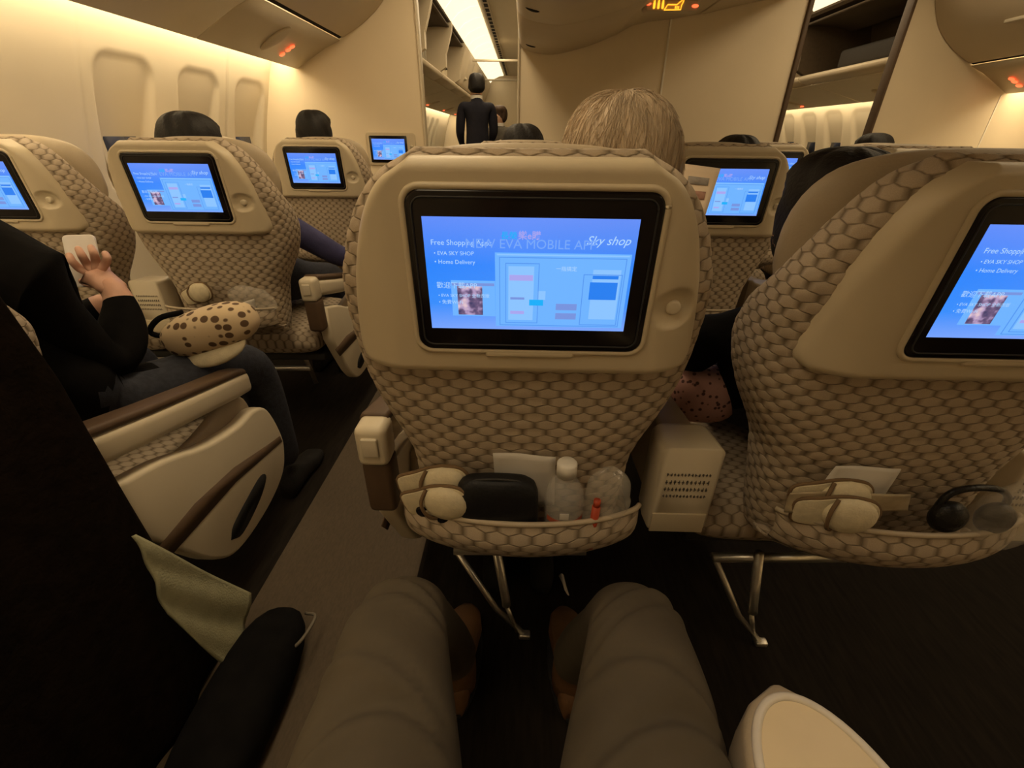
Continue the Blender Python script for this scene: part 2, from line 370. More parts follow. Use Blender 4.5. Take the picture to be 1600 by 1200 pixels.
# ---- forward cabin seen through the two aisle openings
lensm = mat('ceiling_light_lens', (.9, .8, .6), .4, emit=(1, .80, .50), estr=1.5, noise=.12, nscale=5)
for right in (False, True):
    g = (lambda x: mir(x)) if right else (lambda x: x)
    e = empty('ceiling_light')
    for k in range(16):
        y = 3.9+.5*k
        prof = [(-.80, 2.20), (-.72, 2.275), (-.60, 2.325), (-.51, 2.335), (-.51, 2.345), (-.80, 2.345)]
        mk('light_lens', prism([(g(x), z) for x, z in prof], y+.012, y+.488, .004, 1), lensm, e)
    tag(e, 'segmented warm ceiling light above the bins in the %s forward aisle' % ('right' if right else 'left'), 'ceiling light', 'forward ceiling lights')
    e = empty('ceiling_grille')
    mk('rail', prism([(g(x), z) for x, z in ((-.47, 2.338), (-.40, 2.338), (-.40, 2.35), (-.47, 2.35))], 3.8, 11.9), shadem, e, smooth=False)
    for k in range(40): mk('slot', box((g(-.435), 3.9+.2*k, 2.3365), (.04, .13, .004)), gapm, e, smooth=False)
    tag(e, 'slotted ceiling air grille beside the %s forward ceiling light' % ('right' if right else 'left'), 'grille', 'forward ceiling grilles')
def fbin(y0, y1, right, opened, label, dz=0):
    g = (lambda p: (mir(p[0]), p[1]+dz)) if right else (lambda p: (p[0], p[1]+dz))
    e = empty('overhead_bin')
    dark = mat('bin_inner_shade', (.075, .052, .030), .8, noise=.1)  # shade inside the bins is put into this dark colour
    mk('shelf', prism([g(q) for q in [(-1.72, 1.795), (-.97, 1.79), (-.94, 1.765), (-.97, 1.735), (-1.05, 1.71), (-1.72, 1.66)]], y0, y1, .004, 1), binm, e)
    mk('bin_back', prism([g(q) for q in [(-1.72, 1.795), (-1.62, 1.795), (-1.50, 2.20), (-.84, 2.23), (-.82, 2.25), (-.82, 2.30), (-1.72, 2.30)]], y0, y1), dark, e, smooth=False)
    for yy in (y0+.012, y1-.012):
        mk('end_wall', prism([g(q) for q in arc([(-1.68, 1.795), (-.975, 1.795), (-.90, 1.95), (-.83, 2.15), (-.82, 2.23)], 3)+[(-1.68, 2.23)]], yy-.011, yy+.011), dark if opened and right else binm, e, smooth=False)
    if opened:
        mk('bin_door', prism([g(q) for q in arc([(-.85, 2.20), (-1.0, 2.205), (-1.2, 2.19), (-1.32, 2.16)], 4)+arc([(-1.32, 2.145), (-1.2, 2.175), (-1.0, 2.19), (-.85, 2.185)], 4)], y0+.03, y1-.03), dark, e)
    else:
        mk('bin_door', prism([g(q) for q in arc([(-.955, 1.80), (-.88, 1.95), (-.81, 2.15), (-.80, 2.24)], 4)+arc([(-.83, 2.24), (-.84, 2.15), (-.91, 1.95), (-.98, 1.80)], 4)], y0+.006, y1-.006), binm, e)
        mk('latch', box((*[g((-.905, 0))[0]], (y0+y1)/2, g((0, 1.90))[1]), (.04, .14, .03), .006), shadem, e)
    return tag(e, label, 'overhead bin', 'forward overhead bins')
fbin(3.80, 4.90, False, True, 'open bin just inside the left aisle opening')
fbin(4.92, 6.10, False, True, 'open dark overhead bin with bags, left of the standing attendant')
fbin(6.12, 7.3, False, True, 'open overhead bin holding a small striped bag, above the attendant shoulder')
fbin(7.32, 8.5, False, False, 'closed forward bin behind the head of the standing attendant')
fbin(8.52, 9.7, False, False, 'closed forward bin second beyond the standing attendant'); fbin(9.72, 11.9, False, False, 'farthest closed forward bin of the left aisle')
fbin(3.97, 5.62, True, True, 'open dark overhead bin seen through the right aisle opening', -.06)
fbin(5.64, 7.3, True, True, 'open overhead bin farther along the right aisle', -.06)
fbin(7.32, 9.5, True, False, 'closed forward bin in the right aisle', -.06); fbin(9.52, 11.9, True, False, 'farthest closed forward bin of the right aisle', -.06)
for right in (False, True):
    g = (lambda p: (mir(p[0]), p[1]-.06)) if right else (lambda p: p)
    for k in range(5):
        y0 = 3.97+1.56*k; e = empty('service_panel')
        mk('panel', prism([g(q) for q in [(-1.60, 1.56), (-1.05, 1.70), (-1.05, 1.708), (-1.60, 1.60)]], y0+.004, y0+1.55), psum, e, smooth=False)
        for j in range(3):
            q = g((-1.52+.05*j, 1.575+.0127*j))
            mk('sign_light', shift(ellipsoid((0, 0, 0), (.024, .035, .008), 10, 6), (q[0], y0+1.0, q[1])), redm, e)
        q = g((-1.42, 1.598)); mk('reading_light_housing', shift(ellipsoid((0, 0, 0), (.10, .07, .02), 14, 8), (q[0], y0+1.02, q[1]), euler(0, -.25 if not right else .25, 0)), psum, e)
        tag(e, '%s service panel with red lights under the forward bins, %s aisle' % (['nearest', 'second', 'third', 'fourth', 'farthest'][k], 'right' if right else 'left'), 'panel', 'forward service panels')
struct(mk('trim_10', box((-.39, 7.9, 2.12), (.8, .04, .03), .008), shadem)); struct(mk('trim_11', box((-.39, 10.2, 2.1), (.8, .04, .03), .008), shadem))
# centre bins of the forward cabin
for k in range(4):
    y0 = 3.80+2.02*k; e = empty('overhead_bin')
    mk('bin_door', prism(arc([(.0, 2.34), (.02, 2.0), (.08, 1.80), (.3, 1.74), (.92, 1.80), (1.55, 1.74), (1.77, 1.80), (1.83, 2.0), (1.85, 2.34)], 4), y0+.01, y0+2.0, .004, 1), binm, e)
    mk('latch', box((.04, y0+1, 1.9), (.03, .12, .03), .006), shadem, e)
    tag(e, '%s centre bin of the forward cabin' % ['nearest', 'second', 'third', 'farthest'][k], 'overhead bin', 'forward centre bins')
# luggage in the open bins
def suitcase(loc, s, m, label):
    e = empty('suitcase', loc); mk('shell', box((0, 0, s[2]/2), s, .03, 4), m, e)
    for k in (-1, 0, 1): mk('rib', box((s[0]/2, k*s[1]*.25, s[2]/2), (.008, .02, s[2]*.8), .003), m, e)
    mk('handle', tube([(s[0]/2, -.06, s[2]*.6), (s[0]/2+.02, -.05, s[2]*.6), (s[0]/2+.02, .05, s[2]*.6), (s[0]/2, .06, s[2]*.6)], .007, 8), black_soft, e)
    return tag(e, label, 'suitcase', 'bags in the open bins')
suitcase((-1.24, 5.45, 1.796), (.4, .5, .34), mat('grey_case', (.23, .20, .14), .6, noise=.1), 'grey-brown suitcase in the open bin left of the attendant')
suitcase((-1.2, 6.75, 1.796), (.36, .38, .16), mat('tan_case', (.55, .47, .33), .6, noise=.1), 'small tan bag on the open bin shelf near the attendant')
suitcase((-1.2, 6.72, 1.958), (.30, .30, .1), mat('dark_case', (.05, .04, .03), .6, noise=.1), 'dark bag lying on the small tan bag in the open bin')
suitcase((mir(-1.3), 4.75, 1.737), (.5, .9, .15), mat('dark_case2', (.025, .02, .016), .7, noise=.1), 'flat black bag in the open bin of the right aisle')
suitcase((mir(-1.22), 6.3, 1.737), (.4, .4, .24), mat('cream_case', (.6, .5, .36), .6, noise=.1), 'cream bag deep in the open bin of the right aisle')

# ================================================================== SEATS
def glow(name, rgb, s=1.0):
    lin = [((c/255+.055)/1.055)**2.4 if c > 10 else c/255/12.92 for c in rgb]
    return mat(name, (.01, .01, .012), .25, spec=.3, emit=lin, estr=s, noise=.01)
g_light = glow('screen_light_blue', (112, 180, 255)); g_white = glow('screen_pale_lettering', (176, 214, 255)); g_thin = glow('screen_faint_lettering', (120, 168, 250))
g_lav = glow('screen_lavender', (150, 175, 250)); g_deep = glow('screen_deep_blue', (42, 128, 240)); g_cyan = glow('screen_cyan', (30, 175, 250)); g_pink = glow('screen_pink', (170, 165, 238)); g_mauve = glow('screen_mauve', (120, 148, 222))
g_line = glow('screen_outline_blue', (86, 150, 240)); g_pale = glow('screen_pale_blue', (140, 196, 255))
scr = bpy.data.materials.new('screen_glow'); scr.use_nodes = True
nt = scr.node_tree; b = nt.nodes['Principled BSDF']; b.inputs['Base Color'].default_value = (.01, .01, .012, 1); b.inputs['Roughness'].default_value = .25
tc = nt.nodes.new('ShaderNodeTexCoord'); sp = nt.nodes.new('ShaderNodeSeparateXYZ'); nt.links.new(tc.outputs['Generated'], sp.inputs[0])
def ramp(stops):
    r = nt.nodes.new('ShaderNodeValToRGB')
    while len(r.color_ramp.elements) < len(stops): r.color_ramp.elements.new(.5)
    for el, (p, c) in zip(r.color_ramp.elements, stops): el.position = p; el.color = (*[(q/255)**2.2 for q in c], 1)
    return r
r1 = ramp([(0, (52, 128, 250)), (.45, (84, 140, 250)), (1, (70, 132, 240))]); nt.links.new(sp.outputs[0], r1.inputs[0])
r2 = ramp([(0, (150, 185, 255)), (.25, (62, 150, 255)), (.6, (40, 135, 255)), (1, (120, 150, 250))]); nt.links.new(sp.outputs[2], r2.inputs[0])
mx = nt.nodes.new('ShaderNodeMix'); mx.data_type = 'RGBA'; mx.inputs['Factor'].default_value = .55; nt.links.new(r1.outputs[0], mx.inputs['A']); nt.links.new(r2.outputs[0], mx.inputs['B'])
nt.links.new(mx.outputs['Result'], b.inputs['Emission Color']); b.inputs['Emission Strength'].default_value = 1.0
photo = bpy.data.materials.new('screen_picture'); photo.use_nodes = True
nt = photo.node_tree; b = nt.nodes['Principled BSDF']; b.inputs['Base Color'].default_value = (.01, .01, .01, 1)
tc = nt.nodes.new('ShaderNodeTexCoord'); n = nt.nodes.new('ShaderNodeTexNoise'); n.inputs['Scale'].default_value = 2.6; nt.links.new(tc.outputs['Generated'], n.inputs['Vector'])
rr = ramp([(.32, (62, 62, 100)), (.45, (110, 90, 125)), (.55, (175, 150, 190)), (.7, (225, 195, 205))]); nt.links.new(n.outputs['Fac'], rr.inputs[0]); nt.links.new(rr.outputs[0], b.inputs['Emission Color']); b.inputs['Emission Strength'].default_value = 1.0

SW, SH = .240, .135
def s2(u, v): return (-SW/2+u*SW, SH/2-v*SH)
def srect(u0, v0, u1, v1, d=.0004, lift=0):
    a = s2(u0, v0); c = s2(u1, v1); return box(((a[0]+c[0])/2, -lift-d/2, (a[1]+c[1])/2), (c[0]-a[0], d, a[1]-c[1]))
def sframe(u0, v0, u1, v1, t=.004, lift=0):
    return comb(srect(u0, v0, u1, v0+t*1.7, lift=lift), srect(u0, v1-t*1.7, u1, v1, lift=lift), srect(u0, v0, u0+t, v1, lift=lift), srect(u1-t, v0, u1, v1, lift=lift))
def stext(s, u, v, width, lift=.0016, shear=0, bold=0, hgt=None):
    vf = text_vf(s, 1, 0, shear, bold); a = np.array(vf[0]); w0 = a[:, 0].max()-a[:, 0].min(); k = width*SW/w0; ky = k if hgt is None else hgt*SH
    p = s2(u, v); return [(p[0]+(q[0]-a[:, 0].min())*k, -lift, p[1]+q[1]*ky) for q in a], vf[1]
def add_screen(parent, at=(0, 0, 0)):
    """lit display with its print; all children of the monitor"""
    A = lambda vf: shift(vf, at)
    mk('screen', A(box((0, .002, 0), (SW, .004, SH))), scr, parent, smooth=False)
    L = .0005
    def G(m, *rects):
        for q in rects: mk('screen_graphic', A(q), m, parent, smooth=False)
    G(g_light, srect(.335, .285, .985, .965), srect(.115, .535, .334, .87))
    G(g_pale, srect(.40, .40, .525, .90, lift=L), srect(.81, .42, .945, .88, lift=L), srect(.545, .62, .585, .70, lift=L), srect(.345, .295, .975, .307, lift=L))
    G(g_line, sframe(.355, .32, .965, .955, lift=.0006), sframe(.385, .37, .55, .93, lift=.0008), sframe(.765, .46, .955, .94, lift=.0006))
    G(g_deep, srect(.80, .53, .935, .69, lift=.0009), srect(.81, .47, .935, .50, lift=.0009)); G(g_cyan, srect(.505, .70, .575, .755, lift=.0009))
    G(g_pink, srect(.405, .475, .52, .525, lift=.0009), srect(.41, .81, .48, .84, lift=.0009))
    G(g_mauve, srect(.64, .735, .745, .795, lift=.0009), srect(.64, .825, .745, .885, lift=.0009), srect(.41, .68, .48, .70, lift=.0009), srect(.12, .555, .33, .58, lift=.0009))
    mk('screen_picture', A(srect(.145, .585, .27, .855, lift=.0009)), photo, parent, smooth=False)
    T = [(g_white, q) for q in (stext('Free Shopping Apps', .035, .225, .285), stext('• EVA SKY SHOP', .045, .31, .19), stext('• Home Delivery', .045, .385, .195), stext('歡迎下載APP', .045, .60, .20),
       stext('• EVA SKY SHOP 全新改版', .05, .685, .255), stext('• 免費Wi-Fi', .05, .75, .12), stext('Sky shop', .765, .205, .205, shear=.35), stext('一指搞定', .63, .43, .10))]
    T += [(g_thin, stext('NEW EVA MOBILE APP', .20, .245, .61, lift=.0019)), (g_cyan, stext('長榮', .365, .165, .075, lift=.0022, bold=.01)), (g_pink, stext('樂e購', .445, .165, .105, lift=.0022, bold=.01))]
    for m, q in T: mk('screen_lettering', A(q), m, parent, smooth=False)['kind'] = 'stuff'

REC = .074; SZC = 1.003                       # back rake, height of the screen centre
def yb(z): return REC*(SZC-z)
BZ = [.50, .54, .60, .68, .72, .77, .82, .87, .93, .985, 1.05, 1.09, 1.115, 1.130, 1.138]
BW = [.168, .176, .18, .188, .205, .230, .248, .257, .258, .250, .226, .202, .178, .152, .120]
BT = [.09, .13, .16, .19, .21, .23, .24, .245, .21, .15, .115, .10, .090, .070, .045]
BO = [.03, .015, .01, .01, .01, .01, .01, .01, .01, .01, .012, .014, .020, .030, .044]
def smooth_interp(z, X, Y):
    return np.mean([np.interp(np.clip(z+d, X[0], X[-1]), X, Y) for d in np.linspace(-.014, .014, 9)], 0)
def make_backrest(parent):
    zs = np.concatenate([np.arange(.50, 1.10, .0048), 1.10+.038*np.sin(np.linspace(0, math.pi/2, 14))]); nA = 190
    th = np.linspace(0, 2*math.pi, nA, endpoint=False)+math.pi/2     # starts at the front (y+) so the seam is hidden
    V = np.zeros((len(zs), nA, 3)); UV = np.zeros((len(zs), nA, 2))
    for i, z in enumerate(zs):
        hw = smooth_interp(z, BZ, BW); T = smooth_interp(z, BZ, BT); o = smooth_interp(z, BZ, BO)
        c, s = np.cos(th), np.sin(th); ex = 2/3.4
        x = hw*np.sign(c)*np.abs(c)**ex; y = T/2*np.sign(s)*np.abs(s)**ex
        V[i, :, 0] = x; V[i, :, 1] = yb(z)+o+T/2+y; V[i, :, 2] = z
        seg = np.hypot(np.diff(np.r_[x, x[:1]]), np.diff(np.r_[y, y[:1]])); a = np.r_[0, np.cumsum(seg)[:-1]]; k = nA//2
        UV[i, :, 0] = a-a[k]; UV[i, :, 1] = z
    # tufts stand proud of the cloth
    dz = np.gradient(V, axis=0); da = np.roll(V, -1, 1)-np.roll(V, 1, 1); N = np.cross(da, dz); N /= np.linalg.norm(N, axis=2, keepdims=True)+1e-9
    out = V-np.array([0, 0, 0]); cen = V.mean(1, keepdims=True); sg = np.sign(((V-cen)*N).sum(2).mean()); N *= sg
    V = V+N*(hex_height(UV[..., 0], UV[..., 1])*.0022)[..., None]
    vf = loft(list(V)); return mk('backrest', vf, cloth_hex, parent, uv=UV.reshape(-1, 2))
PZ = [.868, .91, .95, 1.00, 1.04, 1.07, 1.10, 1.117, 1.127, 1.132]; PW = [.236, .234, .229, .219, .206, .194, .176, .158, .138, .118]
MX = .006                                       # the monitor sits a touch off centre
def make_panel(parent):
    zb, zt, r = .868, 1.132, .028
    zs = np.concatenate([zb+.03*(1-np.cos(np.linspace(0, math.pi/2, 14))), np.linspace(zb+.032, zt-.02, 88), zt-.02+.02*np.sin(np.linspace(.1, math.pi/2, 10))])
    ss = np.sin(np.linspace(-math.pi/2, math.pi/2, 71))*.35+np.linspace(-1, 1, 71)*.65
    P = np.zeros((len(zs), len(ss), 3))
    for i, z in enumerate(zs):
        hw = smooth_interp(z, PZ, PW)
        if z-zb < r: hw = hw-r+math.sqrt(max(0, r*r-(r-(z-zb))**2))
        x = ss*hw; d = np.minimum(np.minimum((1-np.abs(ss))*hw, max(z-zb, 0)*1.0), (zt-z)*1.0); d = np.clip(d/.014, 0, 1)
        y = yb(z)-.012+.018*(1-np.sqrt(1-(1-d)**2))+.050*np.clip((np.abs(x)-.158)/.08, 0, 1.2)**2
        # recess of the monitor
        bx = np.abs(x-MX)-(.1450-.016); bz = abs(z-SZC-.002)-(.100-.016); sd = np.hypot(np.maximum(bx, 0), np.maximum(bz, 0))+np.minimum(np.maximum(bx, bz), 0)-.016
        y += 0*sd
        # round dish of the coat hook
        q = np.hypot(x-.184, z-.966); y += .011*np.clip(1-(q/.027)**2, 0, 1)**.6
        P[i, :, 0] = x; P[i, :, 1] = y; P[i, :, 2] = z
    v, f = grid(P); n = len(ss); m = len(zs)
    rim = [(0, j) for j in range(n)]+[(i, n-1) for i in range(1, m)]+[(m-1, j) for j in range(n-2, -1, -1)]+[(i, 0) for i in range(m-2, 0, -1)]
    k = len(v); v += [tuple(P[i, j]+np.array([0, .03, 0])) for i, j in rim]; R_ = len(rim)
    f += [(rim[a][0]*n+rim[a][1], rim[(a+1) % R_][0]*n+rim[(a+1) % R_][1], k+(a+1) % R_, k+a) for a in range(R_)]
    return mk('back_panel', (v, f), shell, parent)
def tilt(vf, c):
    """put a part drawn around the origin on the raked back"""
    return shift(shift(vf, (0, 0, 0), euler(REC, 0, 0)), c)
def make_seat():
    root = empty('airline_seat')
    make_backrest(root); pn = make_panel(root)
    mk('coat_hook', comb(tilt(prism(ell(0, 0, .0095, .0095, 20), -.010, .012, .003), (.184, yb(.966)-.004+.012, .966))), plastic_l, pn)
    lip = tilt(prism(rrect(0, 0, .115, .010, .004), -.006, .008, .003), (MX, yb(.905)-.010, .9025)); mk('monitor_lip', lip, shell, pn)
    bez = prism(rrect(0, 0, .284, .194, .018), -.004, .016, .003); mon = mk('monitor', tilt(bez, (MX, yb(SZC)-.012, SZC+.002)), black_gloss, root)
    ring = rrect(0, 0, .289, .199, .02, 8); mk('monitor_surround', tilt(tube([(x, 0, z) for x, z in ring+[ring[0], ring[1]]], .0042, 8), (MX, yb(SZC)-.012, SZC+.002)), shell, pn)
    rim = tube([(x, -.0015, z) for x, z in (lambda q: q+[q[0], q[1]])(rrect(0, 0, .268, .178, .012))], .0011, 6); mk('bezel_edge', tilt(rim, (MX, yb(SZC)-.0150, SZC+.002)), dark_metal, mon)
    h = bpy.data.objects.new('x', None); COL.objects.link(h); before = set(bpy.data.objects)
    add_screen(mon)
    for o in set(bpy.data.objects)-before:
        o.data.transform(Matrix.Rotation(REC, 4, 'X')); o.data.transform(Matrix.Translation((.0025, yb(SZC)-.0165, SZC+.003)))
    bpy.data.objects.remove(h)
    # headrest with side wings, in front of the back
    rings = []
    for a in np.sin(np.linspace(-math.pi/2, math.pi/2, 34)):
        wing = abs(a)**3; e_ = math.sqrt(max(.03, 1-abs(a)**10)); zc = 1.036-.03*wing; hz = (.108-.012*wing)*e_; hy = .030*e_+.008*wing*e_
        rings.append([(a*.222, yb(zc)+.150+hy*math.copysign(abs(math.sin(q))**.8, math.sin(q))+.035*wing, zc+hz*math.copysign(abs(math.cos(q))**.7, math.cos(q))) for q in np.linspace(0, 2*math.pi, 28, endpoint=False)])
    mk('headrest', loft(rings), leather, root)
    # cushion, pan, pocket
    zz = []
    for t in np.linspace(0, 1, 22):
        y = .16+.46*t; w_ = .232+.01*math.sin(t*3); hz = .062*math.sqrt(max(.04, 1-abs(2*t-1)**8)); c = .415+.012*t
        zz.append([(w_*math.copysign(abs(math.cos(q))**.5, math.cos(q)), y, c+hz*math.copysign(abs(math.sin(q))**.55, math.sin(q))) for q in np.linspace(0, 2*math.pi, 40, endpoint=False)])
    cu = loft(zz); mk('seat_cushion', cu, cloth_hex, root, uv=[(p[0], p[1]) for p in cu[0]])
    mk('seat_pan', comb(box((0, .41, .335), (.46, .38, .035), .01), box((-.16, .44, .30), (.03, .32, .05), .008), box((.16, .44, .30), (.03, .32, .05), .008)), dark_metal, root)  # near-black colour carries the shade under the seat
    # literature pocket: a sling of the same cloth
    nu, nv = 60, 34; P = np.zeros((nv, nu, 3)); UVp = np.zeros((nv, nu, 2))
    for j, u in enumerate(np.linspace(-1, 1, nu)):
        b_ = (1-u*u)**.7
        k = np.array([[.018-.060*b_, .622+.010*b_], [.010-.062*b_, .595-.004*b_], [.016-.050*b_, .565-.014*b_], [.035-.022*b_, .548-.024*b_], [.065, .540-.02*b_]])
        c = np.array(catmull([np.array(q) for q in k], 8)); c = c[np.linspace(0, len(c)-1, nv).round().astype(int)]
        P[:, j, 0] = u*.195*(1-.02*np.linspace(0, 1, nv)); P[:, j, 1] = c[:, 0]; P[:, j, 2] = c[:, 1]; UVp[:, j, 0] = u*.195; UVp[:, j, 1] = -np.linspace(0, .12, nv)
    pv = grid(P); so = solid(pv, .004); tr = np.array(so[0]); uvp = [(p[0], p[2]*.9-p[1]*.5) for p in tr]
    pk = mk('seat_pocket', so, cloth_hex, root, uv=uvp)
    mk('pocket_hem', tube([tuple(P[0, j]) for j in range(nu)], .0045, 8), leather, pk)
    # legs and baggage bar
    mk('baggage_bar', tube([(-.155, .205, .285), (.16, .215, .285)], .0115, 12), steel, root)
    mk('leg', comb(tube([(-.055, .20, .31), (-.03, .185, .14), (-.028, .18, .12)], .011, 10), tube([(-.03, .183, .12), (.0, .178, .02)], .006, 8)), steel, root)
    mk('leg', comb(tube([(-.15, .205, .285), (-.055, .185, .10), (.015, .177, .012)], .0075, 8), box((.02, .175, .008), (.03, .02, .016), .004)), steel, root)
    mk('leg', tube([(-.055, .54, .31), (-.03, .57, .1), (-.02, .58, .01)], .011, 10), steel, root)
    return root

# end-of-row armrest with side panel (drawn for the right-hand side, outer face at x = .305)
def make_armrest(parent, s=1):
    def fx(vf):
        if s > 0: return vf
        return [(-p[0], p[1], p[2]) for p in vf[0]], [tuple(reversed(q)) for q in vf[1]]
    o = arc([(.165, .575), (.28, .545), (.40, .495), (.52, .470), (.60, .470), (.655, .435), (.685, .335), (.68, .27), (.635, .205), (.52, .168), (.37, .168), (.29, .225), (.225, .33), (.165, .44)], 5)
    a = mk('armrest', fx(prism(o, .262, .305, .010, 3, axis='x')), plastic_l, parent)
    mk('stripe', fx(prism([(.17, .395), (.20, .352), (.44, .345), (.675, .305), (.672, .328), (.60, .345), (.45, .385), (.30, .402)], .3035, .3062, axis='x')), brown_trim, a)
    mk('recess', fx(prism(arc([(.355, .222), (.40, .200), (.50, .225), (.555, .262), (.535, .285), (.46, .272), (.38, .25), (.355, .222)], 4)[:-1], .3035, .306, axis='x')), black_soft, a)
    bar = [[(x, y, z0+dz) for x, dz in rrect(.276, 0, .058, .062, .018, 4)] for y, z0 in ((.155, .655), (.16, .652), (.30, .618), (.45, .585), (.575, .558), (.612, .552), (.622, .55))]
    for k in (0, -1): bar[k] = [(.276+(p[0]-.276)*.8, p[1], p[2]) for p in bar[k]]
    mk('arm_bar', fx(loft(bar)), plastic_l, a)
    top = [[(x, y, z0+dz) for x, dz in rrect(.274, 0, .054, .020, .009, 4)] for y, z0 in ((.15, .690), (.16, .691), (.30, .656), (.45, .622), (.58, .594), (.615, .582))]
    mk('arm_pad', fx(loft(top)), brown_trim, a)
    inner = arc([(.30, .50), (.42, .50), (.55, .52), (.62, .50), (.64, .44), (.60, .40), (.40, .40), (.28, .44)], 4)
    mk('arm_cushion', fx(prism(inner, .238, .264, .01, 3, axis='x')), leather, a)
    mk('rear_cap', fx(comb(box((.272, .135, .655), (.058, .06, .085), .014, 4))), plastic_l, a); mk('rear_release', fx(box((.272, .103, .66), (.03, .008, .04), .003)), shadem, a)
    mk('rear_cap', fx(box((.272, .14, .555), (.056, .055, .125), .012, 4)), brown_trim, a)
    return a
def make_console():
    """wide armrest between two seats: rounded nose, inset table top, marked rear face"""
    e = empty('armrest_console'); ring = []
    for t in np.linspace(0, 1, 40):
        y = .085+.67*t; hw = np.interp(y, [.085, .15, .152, .34, .50, .62], [.030, .032, .033, .036, .068, .073]); k = max(0, (y-.63)/.125); hw *= math.sqrt(max(.01, 1-k*k))
        if t < .02: hw -= .004
        zt = np.interp(y, [.085, .165, .18, .755], [.665, .672, .676, .606]); zb_ = np.interp(y, [.085, .3, .6, .755], [.497, .49, .50, .53]); c = (zt+zb_)/2; h = zt-zb_
        ring.append([(p[0], y, c+p[1]) for p in rrect(0, 0, 2*hw, h, min(.012, hw*.8), 4)])
    mk('console_body', loft(ring), leather, e)
    cap = [[(p[0], y, .593+p[1]+(.0 if y < .1 else -.004)) for p in rrect(0, 0, 2*hw, .194, .014, 4)] for y, hw in ((.082, .050), (.086, .055), (.12, .056), (.160, .052), (.166, .046))]
    mk('rear_cap', loft(cap), plastic_l, e)
    def topz(y): return np.interp(y, [.18, .755], [.676, .606])
    out = []
    for q in np.linspace(0, math.pi, 30): out.append((.068*math.cos(q), .63+.115*math.sin(q)))
    out = [(.064, .48)]+out+[(-.064, .48)]
    inn = [(x*.93, (y-.5)*.96+.5) for x, y in out]
    plate = [(x, y, topz(y)+.0045) for x, y in inn]+[(x, y, topz(y)-.004) for x, y in inn]; k = len(inn)
    mk('table_top', (plate, [tuple(range(k)), tuple(range(k, 2*k))[::-1]]+[(i, (i+1) % k, k+(i+1) % k, k+i) for i in range(k)]), mat('cream_table_top', (.80, .66, .42), .35, noise=.03, nscale=14), e, smooth=False)
    rim_m = mat('pale_rim', (.72, .66, .56), .3, noise=.03)
    ro = [(x*.965, (y-.5)*.98+.5, topz((y-.5)*.98+.5)+.0035) for x, y in out]; mk('table_rim', tube(ro+[ro[0], ro[1]], .0048, 10), rim_m, e)
    mk('tray_door', box((0, .0815, .52), (.100, .004, .046), .003), shell, e)
    ink = mat('grey_print', (.12, .10, .08), .7, noise=.1); marks = []
    rr_ = random.Random(3)
    for row, (z, h, nn) in enumerate(((.634, .006, 13), (.617, .009, 11), (.601, .008, 12), (.585, .006, 13))):
        for i in range(nn):
            x = -.040+.080*(i+.5)/nn; w_ = .080/nn*.62
            marks.append(box((x, .0812, z), (w_*.9, .0012, h*.22))); marks.append(box((x+rr_.uniform(-1, 1)*w_*.25, .0812, z), (w_*.25, .0012, h)))
            if rr_.random() < .6: marks.append(box((x, .0812, z+h*.35*rr_.choice((-1, 1))), (w_*.7, .0012, h*.2)))
    mk('instruction_print', comb(*marks), ink, e, smooth=False)['kind'] = 'stuff'
    return e

seat0 = make_seat(); cons0 = make_console(); arm0 = make_armrest(seat0, 1); arm1 = make_armrest(seat0, -1)
CX = [.005, .618, 1.231, 1.844]; CY = [-.465, .538, 1.541, 2.544]; LX = [-1.664, -1.051]; LY = [.454, 1.457, 2.46]
seat_lab = {('c', 1, 0): 'large seat back with lit screen in the centre of the photo', ('c', 1, 1): 'large seat back with lit screen cut by the right edge of the photo',
 ('c', 2, 0): 'seat directly in front of the centre seat, hidden behind its back', ('c', 2, 1): 'seat with lit screen partly covered by a held paper, right of the centre seat',
 ('c', 2, 2): 'seat in front of and right of the seat cut by the right edge', ('c', 2, 3): 'second-row seat farthest right in the centre block',
 ('c', 3, 0): 'third-row seat hidden behind the grey-haired passenger', ('c', 3, 1): 'third-row seat second from the left aisle, below the middle partition', ('c', 3, 2): 'small distant seat just right of the paper-covered screen',
 ('c', 3, 3): 'distant seat top under the small dark head at right', ('c', 0, 0): 'seat under the photographer, below the frame', ('c', 0, 1): 'seat beside the photographer, right of the oval console',
 ('l', 0, 1): 'aisle seat at far left hidden under the dark sheet', ('l', 1, 0): 'window seat with lit screen cut by the left edge', ('l', 1, 1): 'aisle seat with lit screen ahead of the passenger in black',
 ('l', 2, 0): 'window seat behind the left aisle seat, dark head above', ('l', 2, 1): 'smaller seat with lit screen nearest the left partition'}
first = True
for (blk, r_, c_), lab in seat_lab.items():
    s = copy_tree(seat0)
    s.location = (CX[c_], CY[r_], 0) if blk == 'c' else (LX[c_], LY[r_], 0)
    keep_r = (blk == 'l' and c_ == 1) or (blk == 'c' and c_ == 3); keep_l = (blk == 'c' and c_ == 0) or (blk == 'l' and c_ == 0)
    arms = [o for o in s.children if o.name.startswith('armrest')]
    for o in arms:
        x = sum(v.co.x for v in o.data.vertices)/len(o.data.vertices)
        if (x > 0 and not keep_r) or (x < 0 and not keep_l) or (blk == 'l' and c_ == 0):
            for ch in list(o.children): bpy.data.objects.remove(ch)
            bpy.data.objects.remove(o)
    tag(s, lab, 'seat', 'rows of cabin seats')
for o in list(seat0.children):
    for ch in list(o.children): bpy.data.objects.remove(ch)
    bpy.data.objects.remove(o)
bpy.data.objects.remove(seat0)
